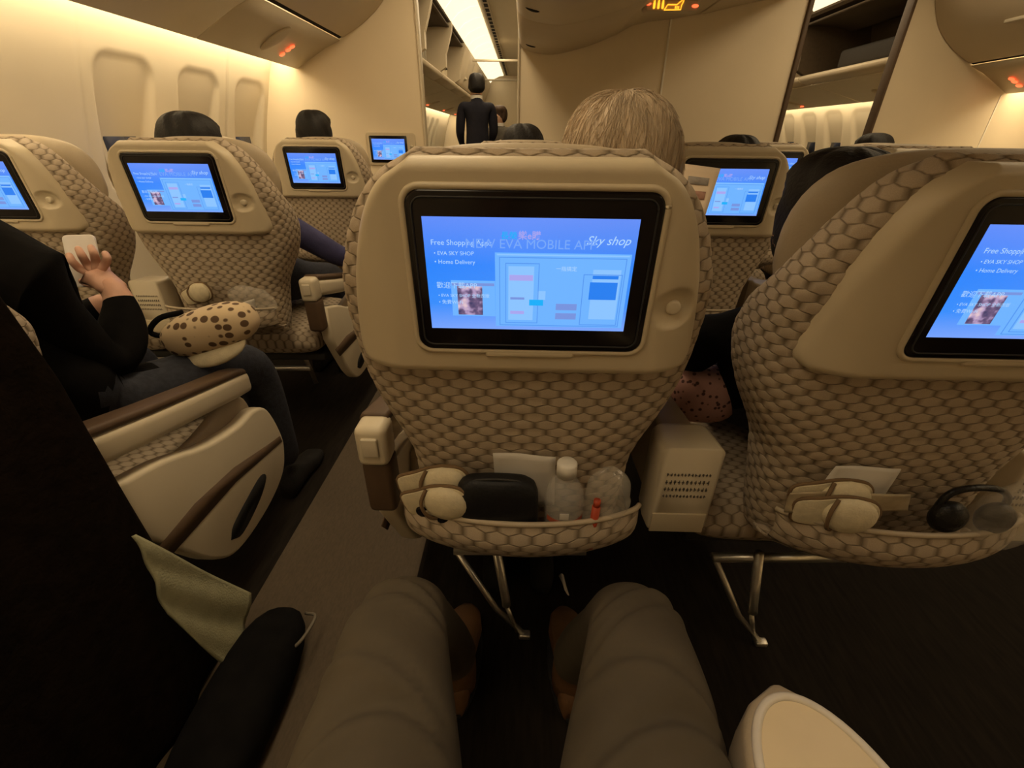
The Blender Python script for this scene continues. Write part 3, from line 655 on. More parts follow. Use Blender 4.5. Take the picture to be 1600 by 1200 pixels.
con_lab = {('c', 0, 0): 'wide console with rounded cream table top at the bottom right', ('c', 1, 0): 'beige console with rows of small print between the two large seats', ('c', 2, 0): 'console between the hidden seat and the paper-covered screen seat',
 ('c', 1, 1): 'console on the far side of the seat cut by the right edge', ('c', 2, 1): 'console right of the paper-covered screen seat', ('l', 1, 0): 'beige console with small print left of the patterned pouch', ('l', 2, 0): 'console between the two seats nearest the left partition', ('l', 0, 0): 'console beside the passenger in black, on the window side'}
for (blk, r_, c_), lab in con_lab.items():
    s = copy_tree(cons0); s.location = ((CX[c_]+CX[c_+1])/2-.012, CY[r_], 0) if blk == 'c' else ((LX[0]+LX[1])/2, LY[r_], 0); tag(s, lab, 'armrest', 'armrest consoles')
for o in list(cons0.children): bpy.data.objects.remove(o)
bpy.data.objects.remove(cons0)
# screen on the left partition
ws = empty('wall_monitor', (-1.0, BY-.012, 1.065)); fr = mk('housing', prism(rrect(.02, 0, .36, .215, .02), 0, .012, .003), shell, ws)
mon = mk('monitor', prism(rrect(0, 0, .275, .175, .008), -.003, .002, .001), black_gloss, ws); add_screen(mon, (0, -.0055, 0))
mk('coat_hook', shift(ellipsoid((0, 0, 0), (.010, .008, .010), 12, 8), (.17, -.004, .02)), plastic_l, ws)
tag(ws, 'lit screen mounted on the left partition', 'monitor')

# ================================================================== PEOPLE
skinm = mat('skin', (.55, .33, .22), .55, noise=.08, nscale=30, bump=.05)
skin_r = mat('skin_flushed', (.62, .36, .26), .5, noise=.10, nscale=30, bump=.08)
hair_dark = mat('dark_hair', (.010, .008, .007), .6, noise=.3, nscale=60, bump=.4, bscale=150)
hair_brown = mat('brown_hair', (.05, .028, .016), .6, noise=.3, nscale=60, bump=.4, bscale=150)
hair_grey = mat('grey_blond_hair', (.56, .44, .30), .5, noise=.2, nscale=24, bump=.5, bscale=90, stretch=(1, 1, .15))
cloth_black = mat('black_cloth', (.006, .0055, .0055), .9, spec=.1, noise=.3, nscale=20, bump=.3, bscale=60)
cloth_navy = mat('navy_cloth', (.012, .012, .022), .85, noise=.2, nscale=20, bump=.2)
cloth_blue = mat('blue_cloth', (.05, .05, .13), .85, noise=.2, nscale=20, bump=.2)
cloth_grey = mat('grey_cloth', (.10, .09, .075), .85, noise=.2, nscale=20, bump=.2)
denim = mat('dark_denim', (.032, .035, .048), .85, noise=.25, nscale=80, bump=.3, bscale=300)
trouser = mat('khaki_trousers', (.088, .070, .045), .85, noise=.12, nscale=9, bump=.35, bscale=35)
whitem = mat('white_shirt', (.75, .72, .66), .7, noise=.04)
def skin_vf(nodes, edges, root, sub=2):
    """one continuous surface grown over a skeleton: nodes {name: (x,y,z,r)}"""
    names = list(nodes); idx = {n_: i for i, n_ in enumerate(names)}
    me = bpy.data.meshes.new('t'); me.from_pydata([nodes[n_][:3] for n_ in names], [(idx[a], idx[b_]) for a, b_ in edges], [])
    o = bpy.data.objects.new('t', me); COL.objects.link(o); m = o.modifiers.new('s', 'SKIN'); m.use_smooth_shade = True; m.branch_smoothing = .4
    for i, n_ in enumerate(names):
        r = nodes[n_][3]; me.skin_vertices[0].data[i].radius = (r, r) if not hasattr(r, '__len__') else r; me.skin_vertices[0].data[i].use_root = (n_ == root)
    u_ = o.modifiers.new('u', 'SUBSURF'); u_.levels = sub; u_.render_levels = sub
    dg = bpy.context.evaluated_depsgraph_get(); dg.update(); ev = bpy.data.meshes.new_from_object(o.evaluated_get(dg))
    v = np.array([tuple(p.co) for p in ev.vertices]); f = [tuple(p.vertices) for p in ev.polygons]
    bpy.data.objects.remove(o); bpy.data.meshes.remove(me); bpy.data.meshes.remove(ev); return v, f
def body(name, parent, nodes, edges, root, mats, pick, sub=2, warp=None):
    v, f = skin_vf(nodes, edges, root, sub)
    if warp: v = warp(v)
    o = mk(name, (v, f), mats, parent); cen = np.array([v[list(q)].mean(0) for q in f]); names = list(nodes); P = np.array([nodes[n_][:3] for n_ in names])
    near = np.argmin(((cen[:, None]-P[None])**2).sum(2)-(np.array([np.mean(nodes[n_][3]) for n_ in names])**2)[None], 1)
    o.data.polygons.foreach_set('material_index', [pick(names[i]) for i in near]); return o
def head_features(parent, c, rz=0, s=1.0, m=None):
    """ears, nose, brows and mouth so that the head reads from the side"""
    m = m or skinm; Rz = euler(0, 0, rz)
    for k in (-1, 1): mk('ear', shift(shift(ellipsoid((0, 0, 0), (.010*s, .018*s, .030*s), 12, 10), (k*.080*s, -.005, -.01)), c, Rz), m, parent)
    mk('nose', shift(shift(ellipsoid((0, 0, 0), (.013*s, .02*s, .024*s), 12, 10), (0, .098*s, -.03)), c, Rz), m, parent)
    mk('mouth', shift(shift(ellipsoid((0, 0, 0), (.022*s, .006*s, .007*s), 12, 8), (0, .088*s, -.068*s)), c, Rz), skin_r, parent)
    for k in (-1, 1): mk('eye', shift(shift(ellipsoid((0, 0, 0), (.012*s, .006*s, .006*s), 10, 8), (k*.032*s, .088*s, -.005)), c, Rz), black_gloss, parent)
def hair_cap(parent, c, s, m, seed=1, strands=0, low=-.35):
    rg = np.random.RandomState(seed); ph = rg.uniform(0, 6, 8)
    def f(d):
        a = math.atan2(d[1], d[0]); ct = math.sqrt(max(0, 1-d[2]**2)); k = 1+ct*(.03*math.sin(3*a+ph[0]+2*d[2])+.022*math.sin(7*a+ph[1]+5*d[2])+.018*math.sin(13*a+ph[2]+9*d[2])); k *= (abs(d[0])**2.6+abs(d[1])**2.6+abs(d[2])**2.6)**(-1/2.6)*.96
        o_ = min(1, max(0, (d[1]-.15)/.25))*min(1, max(0, (.55-d[2])/.3)); k *= 1-.22*o_          # opens at the face
        k *= 1-.16*min(1, max(0, (-.35-d[2])/.5))
        return k
    h = mk('hair', ellipsoid(c, s, 48, 30, f), m, parent)
    if strands:
        parts = []
        for i in range(strands):
            a = rg.uniform(0, 2*math.pi); t0 = rg.uniform(.2, 1.5); l = rg.uniform(.2, .6); da = rg.uniform(-.22, .22); dk = rg.uniform(0, .045)**1.2; pts = []
            for q in np.linspace(0, 1, 5):
                t = t0-l*q; aa = a+da*q; k = 1.005+dk*q; dd = np.array([math.cos(t)*math.cos(aa), math.cos(t)*math.sin(aa), math.sin(t)]); k *= f(dd)
                pts.append(np.array(c)+np.array(s)*k*np.array([math.cos(t)*math.cos(aa), math.cos(t)*math.sin(aa), math.sin(t)]))
            parts.append(tube(pts, [.0006, .0003], 3))
        q = mk('hair_strand', comb(*parts), m, h); q['kind'] = 'stuff'
    return h
def seated(label, cx, sy, hx, hz, hair, top, legs, hsz=(.094, .105, .118), rz=0, strands=0, yoff=.36, feet_back=False, seed=1, shoes=None, arms=None):
    """seated figure; hx, hz is the centre of the skull in seat coordinates"""
    e = empty('person', (cx, sy, 0)); y = yoff; hy = y-.04
    n_ = {'pelvis': (0, y, .60, .125), 'waist': (hx*.3, y-.01, .72, (.15, .115)), 'chest': (hx*.6, y-.01, .86, (.165, .12)), 'neck0': (hx*.85, hy, hz-.17, .07), 'neck': (hx*.95, hy, hz-.11, .052), 'jaw': (hx, hy+.02, hz-.05, .068), 'skull': (hx, hy, hz+.02, .082), 'crown': (hx, hy-.01, hz+.05, .06)}
    ed = [('pelvis', 'waist'), ('waist', 'chest'), ('chest', 'neck0'), ('neck0', 'neck'), ('neck', 'jaw'), ('jaw', 'skull'), ('skull', 'crown')]
    for k, t in ((-1, 'l'), (1, 'r')):
        el, wr, hd = (arms or {}).get(t, ((k*.215, y+.08, .69), (k*.12, y+.28, .66), (k*.08, y+.36, .655)))
        n_.update({'sh'+t: (k*.155+hx*.7, y-.01, hz-.22, .062), 'el'+t: (*el, .045), 'wr'+t: (*wr, .030), 'hand'+t: (*hd, .036), 'hip'+t: (k*.09, y+.08, .575, .088), 'kn'+t: (k*.11, y+.38, .555, .066), 'an'+t: (k*.07, (y+.0 if feet_back else y+.42), .11, .042)})
        ed += [('chest', 'sh'+t), ('sh'+t, 'el'+t), ('el'+t, 'wr'+t), ('wr'+t, 'hand'+t), ('pelvis', 'hip'+t), ('hip'+t, 'kn'+t), ('kn'+t, 'an'+t)]
        ay = y+.0 if feet_back else y+.42
    b_ = body('body', e, n_, ed, 'pelvis', [top, legs, skinm], lambda q: 2 if q[:2] in ('ne', 'ja', 'sk', 'cr') or q[:2] == 'ha' else 1 if q[:2] in ('hi', 'kn', 'an', 'pe') else 0)
    for k in (-1, 1):
        ay = y+.0 if feet_back else y+.42; mk('shoe', shift(shoe_vf(), (k*.07, ay-.06, .001)), shoes or black_soft, e)
    head_features(e, (hx, hy, hz), rz); hair_cap(e, (hx, hy-.01, hz+.012), hsz, hair, seed, strands)
    return tag(e, label, 'person')
def shoe_vf(L=.27, w=.046):
    rings = []
    for t in np.linspace(0, 1, 18):
        y = L*t; ww = w*np.interp(t, [0, .08, .3, .45, .7, .9, 1], [.45, .72, .74, .76, 1, .8, .3]); hh = np.interp(t, [0, .06, .25, .45, .7, .9, 1], [.05, .085, .095, .075, .055, .042, .02])
        rings.append([(ww*math.copysign(abs(math.cos(q))**.7, math.cos(q)), y, max(0, hh/2+hh/2*math.copysign(abs(math.sin(q))**.7, math.sin(q)))) for q in np.linspace(0, 2*math.pi, 20, endpoint=False)])
    return loft(rings)
def occ(label, blk, r_, c_, pxx, pxtop, hair, top, legs, **k):
    cx, sy = (CX[c_], CY[r_]) if blk == 'c' else (LX[c_], LY[r_]); hs = k.get('hsz', (.094, .105, .118)); p = atY(pxx, pxtop, sy+.32)
    return seated(label, cx, sy, p[0]-cx, p[2]-hs[2]-.012, hair, top, legs, **k)
occ('grey-haired passenger in the centre seat, back of head showing above the seat', 'c', 1, 0, 977, 137, hair_grey, cloth_grey, denim, strands=1500, feet_back=True, seed=3, hsz=(.098, .11, .125))
occ('dark-haired passenger leaning left, head beside the headrest of the right seat', 'c', 1, 1, 1332, 224, hair_dark, cloth_black, denim, seed=4)
occ('dark-haired passenger above the left aisle seat with a blue sleeve in the aisle', 'l', 1, 1, 291, 171, hair_dark, cloth_blue, denim, seed=5, hsz=(.10, .11, .12), arms={'r': ((.30, .42, .70), (.30, .64, .66), (.27, .72, .66))})
occ('dark-haired passenger in the seat nearest the left partition', 'l', 2, 1, 487, 170, hair_dark, cloth_navy, denim, seed=6)
occ('passenger with only a dark crown showing, just left of the grey-haired head', 'c', 2, 0, 816, 191, hair_dark, cloth_navy, denim, seed=7, hsz=(.085, .1, .112))
occ('passenger whose dark crown shows above the paper-covered screen seat', 'c', 2, 1, 1157, 208, hair_dark, cloth_navy, denim, seed=8, hsz=(.085, .1, .112))
occ('distant passenger with a dark head right of the aisle opening', 'c', 3, 3, 1370, 206, hair_dark, cloth_navy, denim, seed=9)

def standing(label, x, y, top, hair, suit, legs, rz=0, seed=1):
    e = empty('person', (x, y, 0), rz); k_ = top/1.83
    n_ = {'pelvis': (0, 0, .98, (.15, .11)), 'waist': (0, 0, 1.14, (.165, .11)), 'chest': (0, 0, 1.36, (.19, .125)), 'neck0': (0, -.01, 1.53, .085), 'neck': (0, 0, 1.575, .068), 'jaw': (0, .02, 1.63, .078), 'skull': (0, 0, 1.70, .088), 'crown': (0, -.01, 1.74, .06)}
    ed = [('pelvis', 'waist'), ('waist', 'chest'), ('chest', 'neck0'), ('neck0', 'neck'), ('neck', 'jaw'), ('jaw', 'skull'), ('skull', 'crown')]
    for s, t in ((-1, 'l'), (1, 'r')):
        n_.update({'sh'+t: (s*.185, 0, 1.49, .068), 'el'+t: (s*.215, .03, 1.19, .058), 'wr'+t: (s*.17, .22, 1.05, .032), 'hand'+t: (s*.13, .29, 1.06, .036), 'hip'+t: (s*.095, 0, .90, .09), 'kn'+t: (s*.10, .02, .50, .062), 'an'+t: (s*.10, 0, .10, .042)})
        ed += [('chest', 'sh'+t), ('sh'+t, 'el'+t), ('el'+t, 'wr'+t), ('wr'+t, 'hand'+t), ('pelvis', 'hip'+t), ('hip'+t, 'kn'+t), ('kn'+t, 'an'+t)]
    n_ = {a: (b_[0]*k_, b_[1]*k_, b_[2]*k_, b_[3]) for a, b_ in n_.items()}
    body('body', e, n_, ed, 'pelvis', [suit, legs, skinm], lambda q: 2 if q in ('neck', 'jaw', 'skull', 'crown') or q[:4] == 'hand' else 1 if q[:2] in ('hi', 'kn', 'an') else 0)
    mk('collar', shift(loft([[(.074*math.cos(a), .074*math.sin(a), z) for a in np.linspace(0, 2*math.pi, 20, endpoint=False)] for z in (-.02, .02)], cap=False), (0, 0, 1.57*k_)), whitem, e)
    for s in (-1, 1): mk('shoe', shift(shoe_vf(), (s*.10*k_, -.08, .0)), black_soft, e)
    head_features(e, (0, 0, 1.68*k_)); hair_cap(e, (0, -.012, 1.70*k_), (.102, .112, .12), hair, seed)
    return tag(e, label, 'person')
standing('attendant in a dark suit standing in the left forward aisle, back turned', -.60, 6.4, 1.83, hair_dark, cloth_navy, cloth_navy, .25, 11)
p = atY(779, 165, 6.9); standing('shorter brown-haired person standing just beyond the attendant', p[0], 6.95, p[2], hair_brown, cloth_grey, cloth_navy, 2.6, 12)

# the passenger in black across the aisle, hand holding a white phone
e = empty('person', (LX[1], LY[0], 0)); B0 = np.array([LX[1], LY[0], 0])
def W(x, y, Y): return tuple(atY(x, y, Y)-B0)
S3 = lambda p, r: (*[float(q) for q in p], r)
YH = 1.02
n_ = {'pelvis': (0, .36, .58, (.16, .12)), 'waist': (0, .34, .72, (.16, .125)), 'chest': (0, .33, .90, (.18, .135)), 'neck0': (-.02, .34, 1.06, .075), 'neck': (-.03, .36, 1.12, .055), 'jaw': (-.03, .40, 1.18, .07), 'skull': (-.03, .38, 1.26, .084), 'crown': (-.03, .37, 1.30, .06),
      'shl': (-.19, .33, 1.0, .07), 'ell': (-.24, .45, .73, .05), 'wrl': (-.08, .60, .74, .032), 'handl': (-.02, .66, .76, .036),
      'shr': (.17, .32, .93, .080), 'armr': S3(W(48, 482, .80), .070), 'elr': S3(W(165, 572, .90), .060), 'forer': S3(W(192, 540, .95), .060), 'cuffr': S3(W(193, 494, .99), .047), 'wrr': S3(W(185, 458, 1.01), .026), 'palm': S3(W(160, 437, YH), .030),
      'hipl': (-.10, .44, .575, .095), 'knl': (-.14, .76, .565, .072), 'anl': (-.14, .80, .11, .045), 'hipr': (.10, .44, .575, .095), 'thr': (.17, .60, .565, .085), 'knr': (.225, .765, .545, .072), 'anr': (.225, .80, .11, .045)}
ed = [('pelvis', 'waist'), ('waist', 'chest'), ('chest', 'neck0'), ('neck0', 'neck'), ('neck', 'jaw'), ('jaw', 'skull'), ('skull', 'crown'), ('chest', 'shl'), ('shl', 'ell'), ('ell', 'wrl'), ('wrl', 'handl'), ('chest', 'shr'), ('shr', 'armr'), ('armr', 'elr'), ('elr', 'forer'), ('forer', 'cuffr'), ('cuffr', 'wrr'), ('wrr', 'palm'),
      ('pelvis', 'hipl'), ('hipl', 'knl'), ('knl', 'anl'), ('pelvis', 'hipr'), ('hipr', 'thr'), ('thr', 'knr'), ('knr', 'anr')]
body('body', e, n_, ed, 'pelvis', [cloth_black, denim, skin_r], lambda q: 2 if q in ('neck', 'jaw', 'skull', 'crown', 'handl', 'palm', 'wrr') else 1 if q[:2] in ('hi', 'kn', 'an', 'th') else 0)
# the hand: palm and five separate fingers
hn = {'wrist': S3(W(184, 456, 1.01), (.026, .020)), 'palm': S3(W(165, 440, YH), (.034, .018)), 'palm2': S3(W(148, 428, YH), (.036, .017))}; he = [('wrist', 'palm'), ('palm', 'palm2')]
fing = {'index': [(124, 420, YH), (112, 408, YH-.01), (107, 396, YH+.01)], 'middle': [(136, 413, YH+.005), (127, 398, YH-.008), (121, 386, YH+.012)], 'ring': [(150, 408, YH+.01), (146, 394, YH+.0), (141, 384, YH+.02)], 'little': [(165, 412, YH+.015), (168, 402, YH+.01), (163, 394, YH+.03)], 'thumb': [(140, 444, YH+.0), (122, 436, YH+.02), (110, 424, YH+.03)]}
hm = skin_vf(hn, he, 'palm', 2); parts = [(hm[0], hm[1])]
for nm, ps in fing.items():
    st = W(150, 430, YH+.002) if nm != 'thumb' else W(163, 446, YH)
    nodes = {'a': S3(st, .010)}; nodes.update({str(i): S3(W(*q), r) for i, (q, r) in enumerate(zip(ps, (.0098, .0088, .0072)))})
    fm = skin_vf(nodes, [('a', '0'), ('0', '1'), ('1', '2')], 'a', 2); parts.append((fm[0], fm[1]))
mk('hand', comb(*parts), skin_r, e)
for k in (-1, 1): mk('shoe', shift(shoe_vf(), (.14*k if k < 0 else .225, .74, .001)), black_soft, e)
head_features(e, (-.03, .38, 1.24)); hair_cap(e, (-.03, .37, 1.27), (.09, .10, .098), hair_dark, 15)
tag(e, 'passenger in black across the aisle, pink hand holding a white phone', 'person')
ph = empty('phone', tuple(atY(122, 388, YH+.028)))
Rp = euler(-.35, 0, .25)
mk('case', shift(prism(rrect(0, 0, .066, .12, .010), -.004, .004, .002), (0, 0, -.03), Rp), mat('white_phone', (.85, .80, .75), .3, noise=.02), ph)
mk('display', shift(prism(rrect(0, 0, .060, .112, .006), .0042, .0048), (0, 0, -.03), Rp), black_gloss, ph)
tag(ph, 'white phone held by the passenger in black', 'phone')

# the photographer's legs
e = empty('person', (0, 0, 0)); n_ = {'pelvis': (0, -.16, .57, (.17, .13)), 'waist': (0, -.21, .74, (.155, .12)), 'chest': (0, -.25, .92, (.165, .12)), 'neck': (0, -.24, 1.06, .055), 'jaw': (0, -.21, 1.12, .068), 'skull': (0, -.22, 1.19, .082), 'crown': (0, -.23, 1.23, .06)}
ed = [('pelvis', 'waist'), ('waist', 'chest'), ('chest', 'neck'), ('neck', 'jaw'), ('jaw', 'skull'), ('skull', 'crown')]
for k, t, kx, mx_, ax in ((-1, 'l', -.166, -.140, -.128), (1, 'r', .174, .134, .128)):
    n_.update({'sh'+t: (k*.18, -.24, 1.0, .06), 'el'+t: (k*.24, -.13, .76, .045), 'wr'+t: (k*.17, .02, .71, .03), 'hand'+t: (k*.13, .07, .71, .035),
               'hip'+t: (k*.10, -.06, .56, .10), 'th'+t: (mx_, .17, .545, .108), 'lo'+t: ((mx_*.4+kx*.6), .30, .55, .086), 'kn'+t: (kx, .410, .553, .068), 'sn'+t: (kx*.96, .455, .44, .060), 'ca'+t: (ax*1.08, .52, .28, .056), 'an'+t: (ax, .575, .135, .052)})
    ed += [('chest', 'sh'+t), ('sh'+t, 'el'+t), ('el'+t, 'wr'+t), ('wr'+t, 'hand'+t), ('pelvis', 'hip'+t), ('hip'+t, 'th'+t), ('th'+t, 'lo'+t), ('lo'+t, 'kn'+t), ('kn'+t, 'sn'+t), ('sn'+t, 'ca'+t), ('ca'+t, 'an'+t)]
def folds(v):
    v = v.copy(); c = np.sign(v[:, 0]); y = v[:, 1]; z = v[:, 2]; a = np.abs(v[:, 0])
    m = (y > .05) & (y < .50) & (z > .44)
    side = a-(.14+.06*np.clip((y-.2)/.2, 0, 1))
    def ridge(y0, sl, cu, amp, w_): q_ = y-(y0+sl*side*c+cu*side**2); return amp*(np.exp(-(q_/w_)**2)-1.2*np.exp(-((q_-1.6*w_)/w_)**2))
    f = ridge(.225, .25, -6, .009, .012)+ridge(.29, -.35, -5, .006, .010)+ridge(.385, .3, -7, .006, .009)+ridge(.425, .1, -6, .006, .008)+.003*np.sin(45*y+25*side*c)
    v[:, 2] += np.where(m, f, 0)
    return v
body('body', e, n_, ed, 'pelvis', [cloth_grey, trouser, skinm], lambda q: 2 if q in ('neck', 'jaw', 'skull', 'crown') or q[:4] == 'hand' else 1 if q[:2] in ('hi', 'th', 'lo', 'kn', 'sn', 'ca', 'an', 'pe') else 0, sub=4, warp=folds)
boot = mat('tan_boot_leather', (.13, .065, .028), .55, noise=.15, nscale=20, bump=.2)
for x in (-.132, .132):
    b_ = mk('boot', comb(shift(shoe_vf(.27, .046), (x, .52, .002)), lathe([(.044, .04), (.046, .09), (.045, .14), (.047, .165), (.042, .168)], 20, (x, .578, 0))), boot, e)
    mk('boot_sole', shift(prism([(q[0], q[1]) for q in ell(0, .135, .05, .142, 24)], 0, .014, .003, axis='z'), (x, .52, 0)), black_soft, b_)
head_features(e, (0, -.22, 1.17)); hair_cap(e, (0, -.23, 1.20), (.088, .1, .095), hair_dark, 21)
tag(e, 'seated person in khaki trousers and tan boots, legs at the bottom centre', 'person')

# ================================================================== THINGS
cream_fabric = mat('cream_towelling', (.66, .58, .40), .9, noise=.08, nscale=60, bump=.3, bscale=300)
brownf = mat('brown_binding', (.16, .10, .05), .8, noise=.1, nscale=30)
def slipper(loc, rot, label):
    e = empty('slipper', loc); e.rotation_euler = rot
    o = [(x, z) for x, z in arc([(0, -.05), (.022, -.045), (.028, -.01), (.033, .025), (.026, .055), (0, .066), (-.024, .056), (-.032, .02), (-.026, -.015), (-.02, -.045), (0, -.05)], 4)[:-1]]
    mk('sole', prism(o, -.004, .004, .002), cream_fabric, e); mk('binding', tube([(x, 0, z) for x, z in o+[o[0], o[1]]], .0032, 6), brownf, e)
    mk('toe_cover', ellipsoid((0, -.006, .026), (.033, .015, .036), 22, 12), cream_fabric, e); mk('cover_edge', tube([(-.031, -.006, .006), (-.018, -.016, -.004), (0, -.019, -.007), (.018, -.016, -.004), (.031, -.006, .006)], .003, 6, smooth=4), brownf, e)
    return tag(e, label, 'slipper', 'cream slippers in the seat pockets')
def inpocket(cx, sy, x, y, z): return (cx+x, sy+y, z)
slipper(inpocket(CX[0], CY[1], -.146, .005, .668), (.15, 1.35, .1), 'cream slipper at the left of the centre seat pocket, upper of the pair')
slipper(inpocket(CX[0], CY[1], -.140, -.014, .648), (.3, 1.25, .1), 'cream slipper at the left of the centre seat pocket, lower of the pair')
slipper(inpocket(CX[1], CY[1], -.140, .004, .664), (.1, 1.45, .0), 'cream slipper in the right seat pocket, upper of the pair')
slipper(inpocket(CX[1], CY[1], -.140, -.016, .650), (.2, 1.45, .0), 'cream slipper in the right seat pocket, lower of the pair')
slipper(inpocket(LX[1], LY[1], -.06, -.005, .672), (.1, 1.2, .0), 'cream slipper in the pocket behind the patterned pouch')
# black toiletry pouch
e = empty('pouch', inpocket(CX[0], CY[1], -.037, -.014, .556))
mk('body', ellipsoid((0, 0, .072), (.068, .026, .078), 32, 20, lambda d: (abs(d[0])**5+abs(d[2])**5+abs(d[1])**3)**(-1/5)*.94), mat('black_pouch', (.006, .006, .007), .55, noise=.3, nscale=50, bump=.2), e)
mk('zip', tube([(-.060, -.004, .111), (-.045, -.006, .138), (0, -.008, .147), (.045, -.006, .138), (.060, -.004, .111)], .002, 6, smooth=5), dark_metal, e)
tag(e, 'black zipped pouch standing in the centre seat pocket', 'pouch')
# folded white papers
paperm = mat('white_paper', (.66, .62, .56), .6, noise=.05, nscale=12)
def sheet(name, quad, label, cat, m, thick=.0015, wave=.003, n=10):
    q = [np.array(p) for p in quad]; P = np.zeros((n, n, 3)); nn = np.cross(q[1]-q[0], q[3]-q[0]); nn /= np.linalg.norm(nn)
    for i, s in enumerate(np.linspace(0, 1, n)):
        for j, t in enumerate(np.linspace(0, 1, n)): P[i, j] = (q[0]*(1-t)+q[1]*t)*(1-s)+(q[3]*(1-t)+q[2]*t)*s+nn*wave*math.sin(5*t+3*s)
    o = mk(name, solid(grid(P), thick), m); return tag(o, label, cat)
def onp(x, y, Y): return atY(x, y, Y)
sheet('folded_leaflet', (onp(770, 708, .556), onp(868, 712, .556), onp(866, 790, .556), onp(776, 790, .556)), 'white folded leaflet behind the black pouch', 'leaflet', paperm)
sheet('folded_leaflet', (onp(1306, 728, .556), onp(1405, 731, .556), onp(1378, 785, .545), onp(1272, 780, .545)), 'white folded leaflet in the right seat pocket', 'leaflet', paperm)
sheet('safety_card', (onp(1235, 770, .53), onp(1420, 770, .53), onp(1420, 800, .53), onp(1225, 800, .53)), 'glossy card lying along the right seat pocket edge', 'card', mat('glossy_card', (.42, .34, .22), .25, noise=.25, nscale=25))
sheet('folded_leaflet', (onp(362, 478, 1.45), onp(398, 466, 1.45), onp(402, 500, 1.45), onp(366, 505, 1.45)), 'small white leaflet sticking up behind the patterned pouch', 'leaflet', paperm)
# the paper held up in front of the second screen
e = empty('newspaper', (0, 0, 0)); q = [atY(1040, 252, 1.06), atY(1125, 263, 1.06), atY(1098, 345, .90), atY(1040, 345, .90)]
P = np.array([[(q[0]*(1-t)+q[1]*t)*(1-s)+(q[3]*(1-t)+q[2]*t)*s+np.array([0, .004*math.sin(5*t), 0]) for t in np.linspace(0, 1, 9)] for s in np.linspace(0, 1, 9)])
mk('page', solid(grid(P), .0012), mat('pinkish_newsprint', (.92, .74, .54), .8, noise=.04, nscale=20), e)
for (s0, s1, t0, t1, m) in ((.22, .36, .45, .84, mat('newsprint_grey', (.38, .34, .30), .8, noise=.2, nscale=60)), (.48, .62, .45, .84, mat('newsprint_red', (.45, .25, .18), .8, noise=.2, nscale=60))):
    PP = np.array([[(q[0]*(1-t)+q[1]*t)*(1-s)+(q[3]*(1-t)+q[2]*t)*s+np.array([0, -.0035+.004*math.sin(5*t), 0]) for t in np.linspace(t0, t1, 6)] for s in np.linspace(s0, s1, 3)]); mk('printed_block', solid(grid(PP), .0004), m, e)
tag(e, 'pale pink printed page held up in front of the second screen', 'newspaper')
# water bottle
e = empty('water_bottle', inpocket(CX[0], CY[1], .068, -.005, .553))
clear = mat('clear_plastic', (.85, .82, .76), .06, spec=1.0, coat=.6, alpha=.28, noise=.01)
prof = [(.004, .0), (.026, .0), (.030, .006), (.030, .03), (.0285, .036), (.030, .042), (.0285, .05), (.030, .058), (.0285, .066), (.0305, .075), (.0305, .105), (.028, .122), (.018, .140), (.0125, .147), (.0125, .156)]
mk('bottle', lathe(prof, 32), clear, e); mk('cap', lathe([(.004, .150), (.0155, .150), (.0155, .170), (.013, .173), (.004, .173)], 28), mat('white_cap', (.80, .76, .68), .4, noise=.03), e)
mk('label', loft([[(.0312*math.cos(a), .0312*math.sin(a), z) for a in np.linspace(-2.6, -.4, 20)] for z in (.072, .082)], closed=False, cap=False), mat('red_label_band', (.5, .12, .06), .5, noise=.05), e)
mk('label', shift(box((0, 0, 0), (.014, .001, .012), .0003), (-.002, -.0312, .092)), paperm, e)
tag(e, 'small clear water bottle with white cap in the centre seat pocket', 'bottle')
# crumpled clear bags
def crumple(name, c, s, seed, label, cat, m, parent=None):
    rg = np.random.RandomState(seed); D = rg.normal(size=(14, 3)); D /= np.linalg.norm(D, axis=1)[:, None]; A = rg.uniform(.1, .3, 14)
    f = lambda d: 1+sum(a*(abs(float(d@k))**.8-.45) for a, k in zip(A, D))*.9
    o = mk(name, ellipsoid(c, s, 34, 22, f), m, smooth=False); return tag(o, label, cat)
film = mat('crinkled_film', (.85, .8, .7), .07, spec=1.0, coat=1.0, alpha=.22, noise=.02)
crumple('plastic_bag', inpocket(CX[0], CY[1], .135, .0, .64), (.035, .018, .045), 2, 'crumpled clear plastic bag right of the water bottle', 'plastic bag', film)
crumple('plastic_bag', inpocket(LX[1], LY[1], .13, .0, .655), (.055, .018, .035), 4, 'crumpled clear plastic wrap in the pocket of the left aisle seat', 'plastic bag', film)
crumple('plastic_bag', inpocket(CX[1], CY[1], .135, -.018, .655), (.05, .025, .045), 5, 'clear plastic bag bulging at the right of the right seat pocket', 'plastic bag', film)
e = empty('headset', inpocket(CX[1], CY[1], .072, -.012, .655)); bg = mat('black_foam', (.012, .011, .010), .35, noise=.3, nscale=40, bump=.3)
mk('headband', tube([(-.05, 0, -.01), (-.045, 0, .03), (-.02, 0, .045), (.02, 0, .045), (.045, 0, .028), (.05, 0, -.01)], .005, 8, smooth=5), bg, e)
for k in (-1, 1): mk('ear_pad', ellipsoid((.035*k, -.008, -.005), (.026, .018, .028), 18, 12), bg, e)
tag(e, 'black headset stuffed in the right seat pocket', 'headset')
e = empty('sunglasses', inpocket(CX[0], CY[1], -.150, -.012, .625)); mk('lens', shift(ellipsoid((0, 0, 0), (.018, .005, .014), 16, 10), (0, 0, 0)), black_gloss, e); mk('lens', shift(ellipsoid((0, 0, 0), (.018, .005, .014), 16, 10), (.036, -.012, -.006)), black_gloss, e)
mk('temple_arm', tube([(-.016, 0, .004), (.02, .01, .012), (.055, .012, .006)], .002, 6), black_gloss, e); tag(e, 'glossy black glasses below the slippers in the centre seat pocket', 'glasses')
